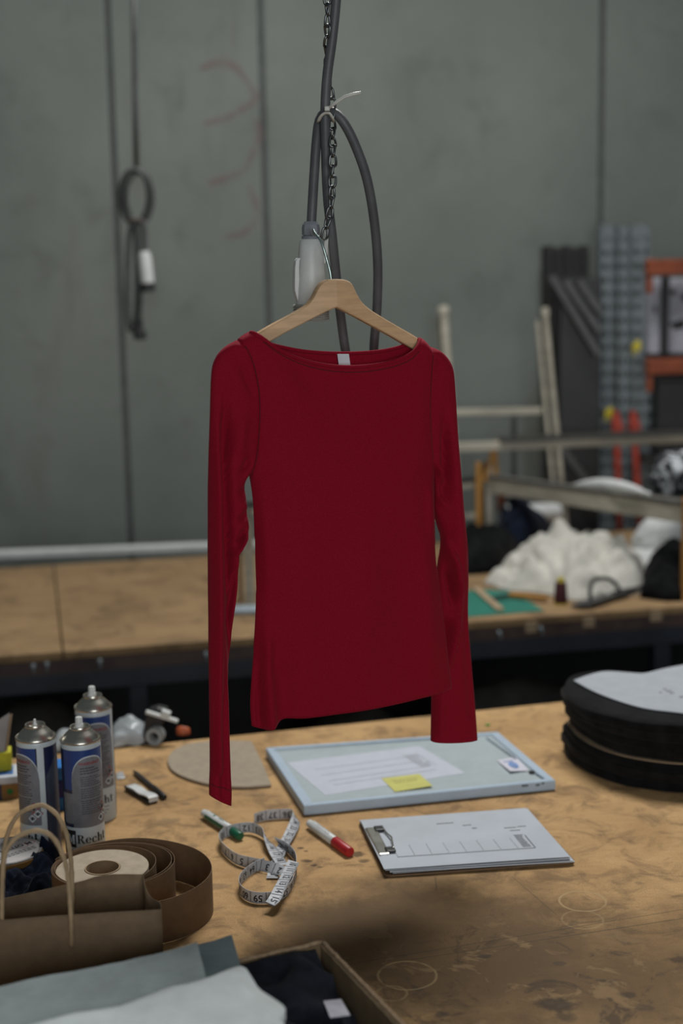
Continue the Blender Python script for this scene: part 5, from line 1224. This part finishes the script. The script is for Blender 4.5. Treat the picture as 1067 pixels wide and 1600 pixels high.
for k in range(NPAD):
    h = HP*(1 + .15*math.sin(k*2.3))
    pad(z, h, k + 1, 'padded_piece', M_PAD if k % 2 == 0 else M_PAD2, names[k], [0, -.001, .000, .010, .002, .000, -.004][k], [1.0, .995, .99, .965, .985, 1.0, 1.0][k])
    z += h + .0010
    if k == 2:
        ring = cat([tuple(P(x, y)) for x, y in pad_out + pad_out[:1]], 61)[:-1]; c_ = ring.mean(0)
        tag(MB().prism([Vector((c_[0] + (q[0]-c_[0])*.985 + .006, c_[1] + (q[1]-c_[1])*.985, z)) for q in ring], 0, UP, .0016).build('card_sheet', M_CARD), 'thin tan card sheet between padded pieces of the stack', 'card'); z += .0030
ztop = z
pp = thing('paper_pattern', 'white paper pattern lying on top of the black pad stack', 'paper', P(1000, 1090, ztop))
po = cat([(896, 1064), (925, 1080), (960, 1094), (1000, 1106), (1040, 1112), (1100, 1116), (1180, 1100), (1170, 1060), (1110, 1035), (1067, 1040), (1035, 1046), (1006, 1053), (985, 1052), (945, 1050), (918, 1056), (896, 1064)], 70)[:-1]
MB().prism([P(x, y, ztop + .001) for x, y in po], 0, UP, .0016).build('pattern_sheet', mat('pattern_paper', (.365, .395, .43), .85, var=.03), pp)
mb = MB(); mb.open = True
for (x, y, w) in ((1040, 1079, 9), (1046, 1082, 7), (1036, 1076, 5), (1061, 1088, 10), (1030, 1081, 4)):
    mb.add([P(x + a_, y + b_, ztop + .0034) for a_, b_ in ((0, 0), (w, -.6), (w, .6), (0, 1.2))], [(0, 1, 2, 3)])
mb.build('pencil_note', M_GREYINK, pp)

# ------------------------------------------------ box of fabrics in the foreground
hB = .115; zB = Z0 + hB
cBR = P(503, 1476, zB); dR = (P(622, 1600, zB) - cBR).normalized(); dL = Vector((dR.y, -dR.x, 0))
if dL.x > 0: dL = -dL
WB_, DB_ = .62, .40; th = .004
box = thing('cardboard_box', 'open cardboard box of fabrics in the foreground', 'box', Vector((cBR.x, cBR.y, Z0)) + dL*WB_/2 + dR*DB_/2)
ftop = lambda p, q: None
def wallb(p, d_, L, n_, name, ragged=0):
    k = 60; rows = []
    for j in range(2):
        rows.append([p + d_*L*i/k + UP*(0 if j == 0 else (hB + ragged*noise.noise(Vector((i*.6, 0, 0))))) for i in range(k+1)])
    return MB().sheet(rows, th, -n_).build(name, M_BOXCARD, box)
bR = Vector((cBR.x, cBR.y, Z0 + .001))
wr = wallb(bR, dR, DB_, dL, 'side_wall', .0018); wb = wallb(bR, dL, WB_, dR, 'back_wall', .0015)
wallb(bR + dL*WB_, dR, DB_, -dL, 'side_wall'); wallb(bR + dR*DB_, dL, WB_, -dR, 'front_wall')
MB().box(bR + dL*WB_/2 + dR*DB_/2 + UP*.002, (WB_, DB_, .003), (dL, dR, UP)).build('floor_panel', M_BOXCARD, box)
M_EDGE = mat('torn_card_edge', (.30, .21, .125), .9, var=.15, scale=200, bump=.6, bscale=300)
for par, d_, L in ((wr, dR, DB_), (wb, dL, WB_)):
    MB().tube([bR + d_*L*i/80 + UP*(hB + .0012 + .0016*noise.noise(Vector((i*.45, 0, 0)))) + (dL if d_ is dR else dR)*(-.0018 + .0010*noise.noise(Vector((i*.8, 3, 0)))) for i in range(81)], .0028, 7).build('torn_edge', M_EDGE, par, smooth=True)
# dark garment in the box
def in_box(u, v): return bR + dL*u + dR*v           # u from the right wall to the left, v from the back wall to the viewer
off = Vector((3.3, 8.1, 0)); rows = []
for j in range(70):
    row = []
    for i in range(60):
        u = .012 + (.30 - .012)*i/59; v = .007 + (.37 - .007)*j/69; q = in_box(u, v); w = Vector((q.x*15, q.y*24, 0)) + off; w += noise.noise_vector(w*.7)*.9
        k = 1 - abs(noise.noise(w))*2.2; e = sstep(0, .08, u)*.7 + .3
        hgt = min(.1185, .113 - .046*sstep(.0, .20, v) - .012*(1 - sstep(.0, .035, u)) + .008*noise.noise(w*.4) + .016*max(-.5, k - .25)*(1 - sstep(.14, .26, v)*.75))
        row.append(Vector((q.x, q.y, Z0 + hgt)))
    rows.append(row)
blk = thing('dark_garment', 'dark navy garment with white care label in the cardboard box', 'clothing', in_box(.15, .2))
MB().sheet(rows, .03).build('cloth', mat('ink_navy_cloth', (.0125, .0145, .0215), .95, var=.3, scale=14, bump=.3, bscale=300, sheen=.05, spec=.12), blk, smooth=True)
def gar_z(p):
    d_ = p - bR; u, v = d_.dot(dL), d_.dot(dR); i = min(max(int(round((u-.012)/(.288)*59)), 0), 59); j = min(max(int(round((v-.012)/.358*69)), 0), 69); return rows[j][i].z
cpx = ((516, 1592), (547, 1588), (533, 1563), (505, 1566)); zl = .07
for _ in range(4):
    cq = [P(x, y, Z0 + zl) for x, y in cpx]; zl = max(gar_z(cq[0].lerp(cq[1], a_/4).lerp(cq[3].lerp(cq[2], a_/4), b_/4)) for a_ in range(5) for b_ in range(5)) - Z0 + .0008
zmx = [P(x, y, Z0 + zl) for x, y in cpx]
f = on(zmx, .0018); MB().sheet([[f(i/5, j/5) for i in range(6)] for j in range(6)], .0008).build('care_label', mat('care_label', (.50, .50, .56), .8), blk)
# grey-green and white folded cloths across the box
M_GCL = mat('grey_green_cloth', (.27, .32, .32), .95, var=.08, scale=20, bump=.5, bscale=260, sheen=.25)
M_GCD = mat('slate_cloth', (.13, .175, .185), .95, var=.1, scale=20, bump=.5, bscale=260, sheen=.25)
M_WCL = mat('pale_cloth', (.56, .62, .62), .95, var=.05, scale=20, bump=.5, bscale=260, sheen=.25)
def cloth_quad(pts, zs_, th_, name, m, label, sag=.004, drop=None):
    """pts: near-left, near-right, far-right, far-left pixels; zs_ their heights"""
    c = [P(x, y, Z0 + z_) for (x, y), z_ in zip(pts, zs_)]; rows = []
    for j in range(26):
        v = j/25; row = []
        for i in range(40):
            u = i/39; q = (c[0].lerp(c[1], u)).lerp(c[3].lerp(c[2], u), v)
            row.append(q + UP*(sag*noise.noise(q*9 + Vector((th_*900, 0, 0))) + .0012*noise.noise(q*40)))
        rows.append(row)
    return tag(MB().sheet(rows, th_).build(name, m, smooth=False, auto=50), label, 'cloth')
cloth_quad([(60, 1660), (380, 1520), (362, 1461), (-60, 1565)], (.136, .136, .136, .136), .010, 'slate_cloth', M_GCD, 'slate grey folded cloth, lowest of the cloths on the box')
cloth_quad([(-80, 1700), (326, 1545), (308, 1471), (-60, 1556)], (.150, .150, .150, .150), .009, 'grey_cloth', M_GCL, 'grey green folded cloth along the paper bag', .005)
# pale cloth on top with a soft folded corner
poly = cat([(-80, 1622), (0, 1598), (90, 1580), (160, 1562), (250, 1534), (330, 1509), (378, 1496), (392, 1512), (405, 1530), (425, 1544), (440, 1556), (446, 1568), (437, 1580), (446, 1592), (430, 1612), (420, 1660)], 70)
zc2 = Z0 + .168; rows = []
pts3 = [P(x, y, zc2) for x, y in poly]; cen = P(180, 1720, zc2)
for j in range(30):
    t = j/29; row = []
    for q in pts3:
        e = t
        w = q.lerp(cen, t); hgt = .006*noise.noise(w*12) + .0025*noise.noise(w*34) - .010*(1 - sstep(0, .12, t))
        row.append(w + UP*hgt)
    rows.append(row)
tag(MB().sheet(rows, .012).build('pale_cloth', M_WCL, smooth=False, auto=60), 'pale soft cloth with rumpled corner, topmost in the box', 'cloth')
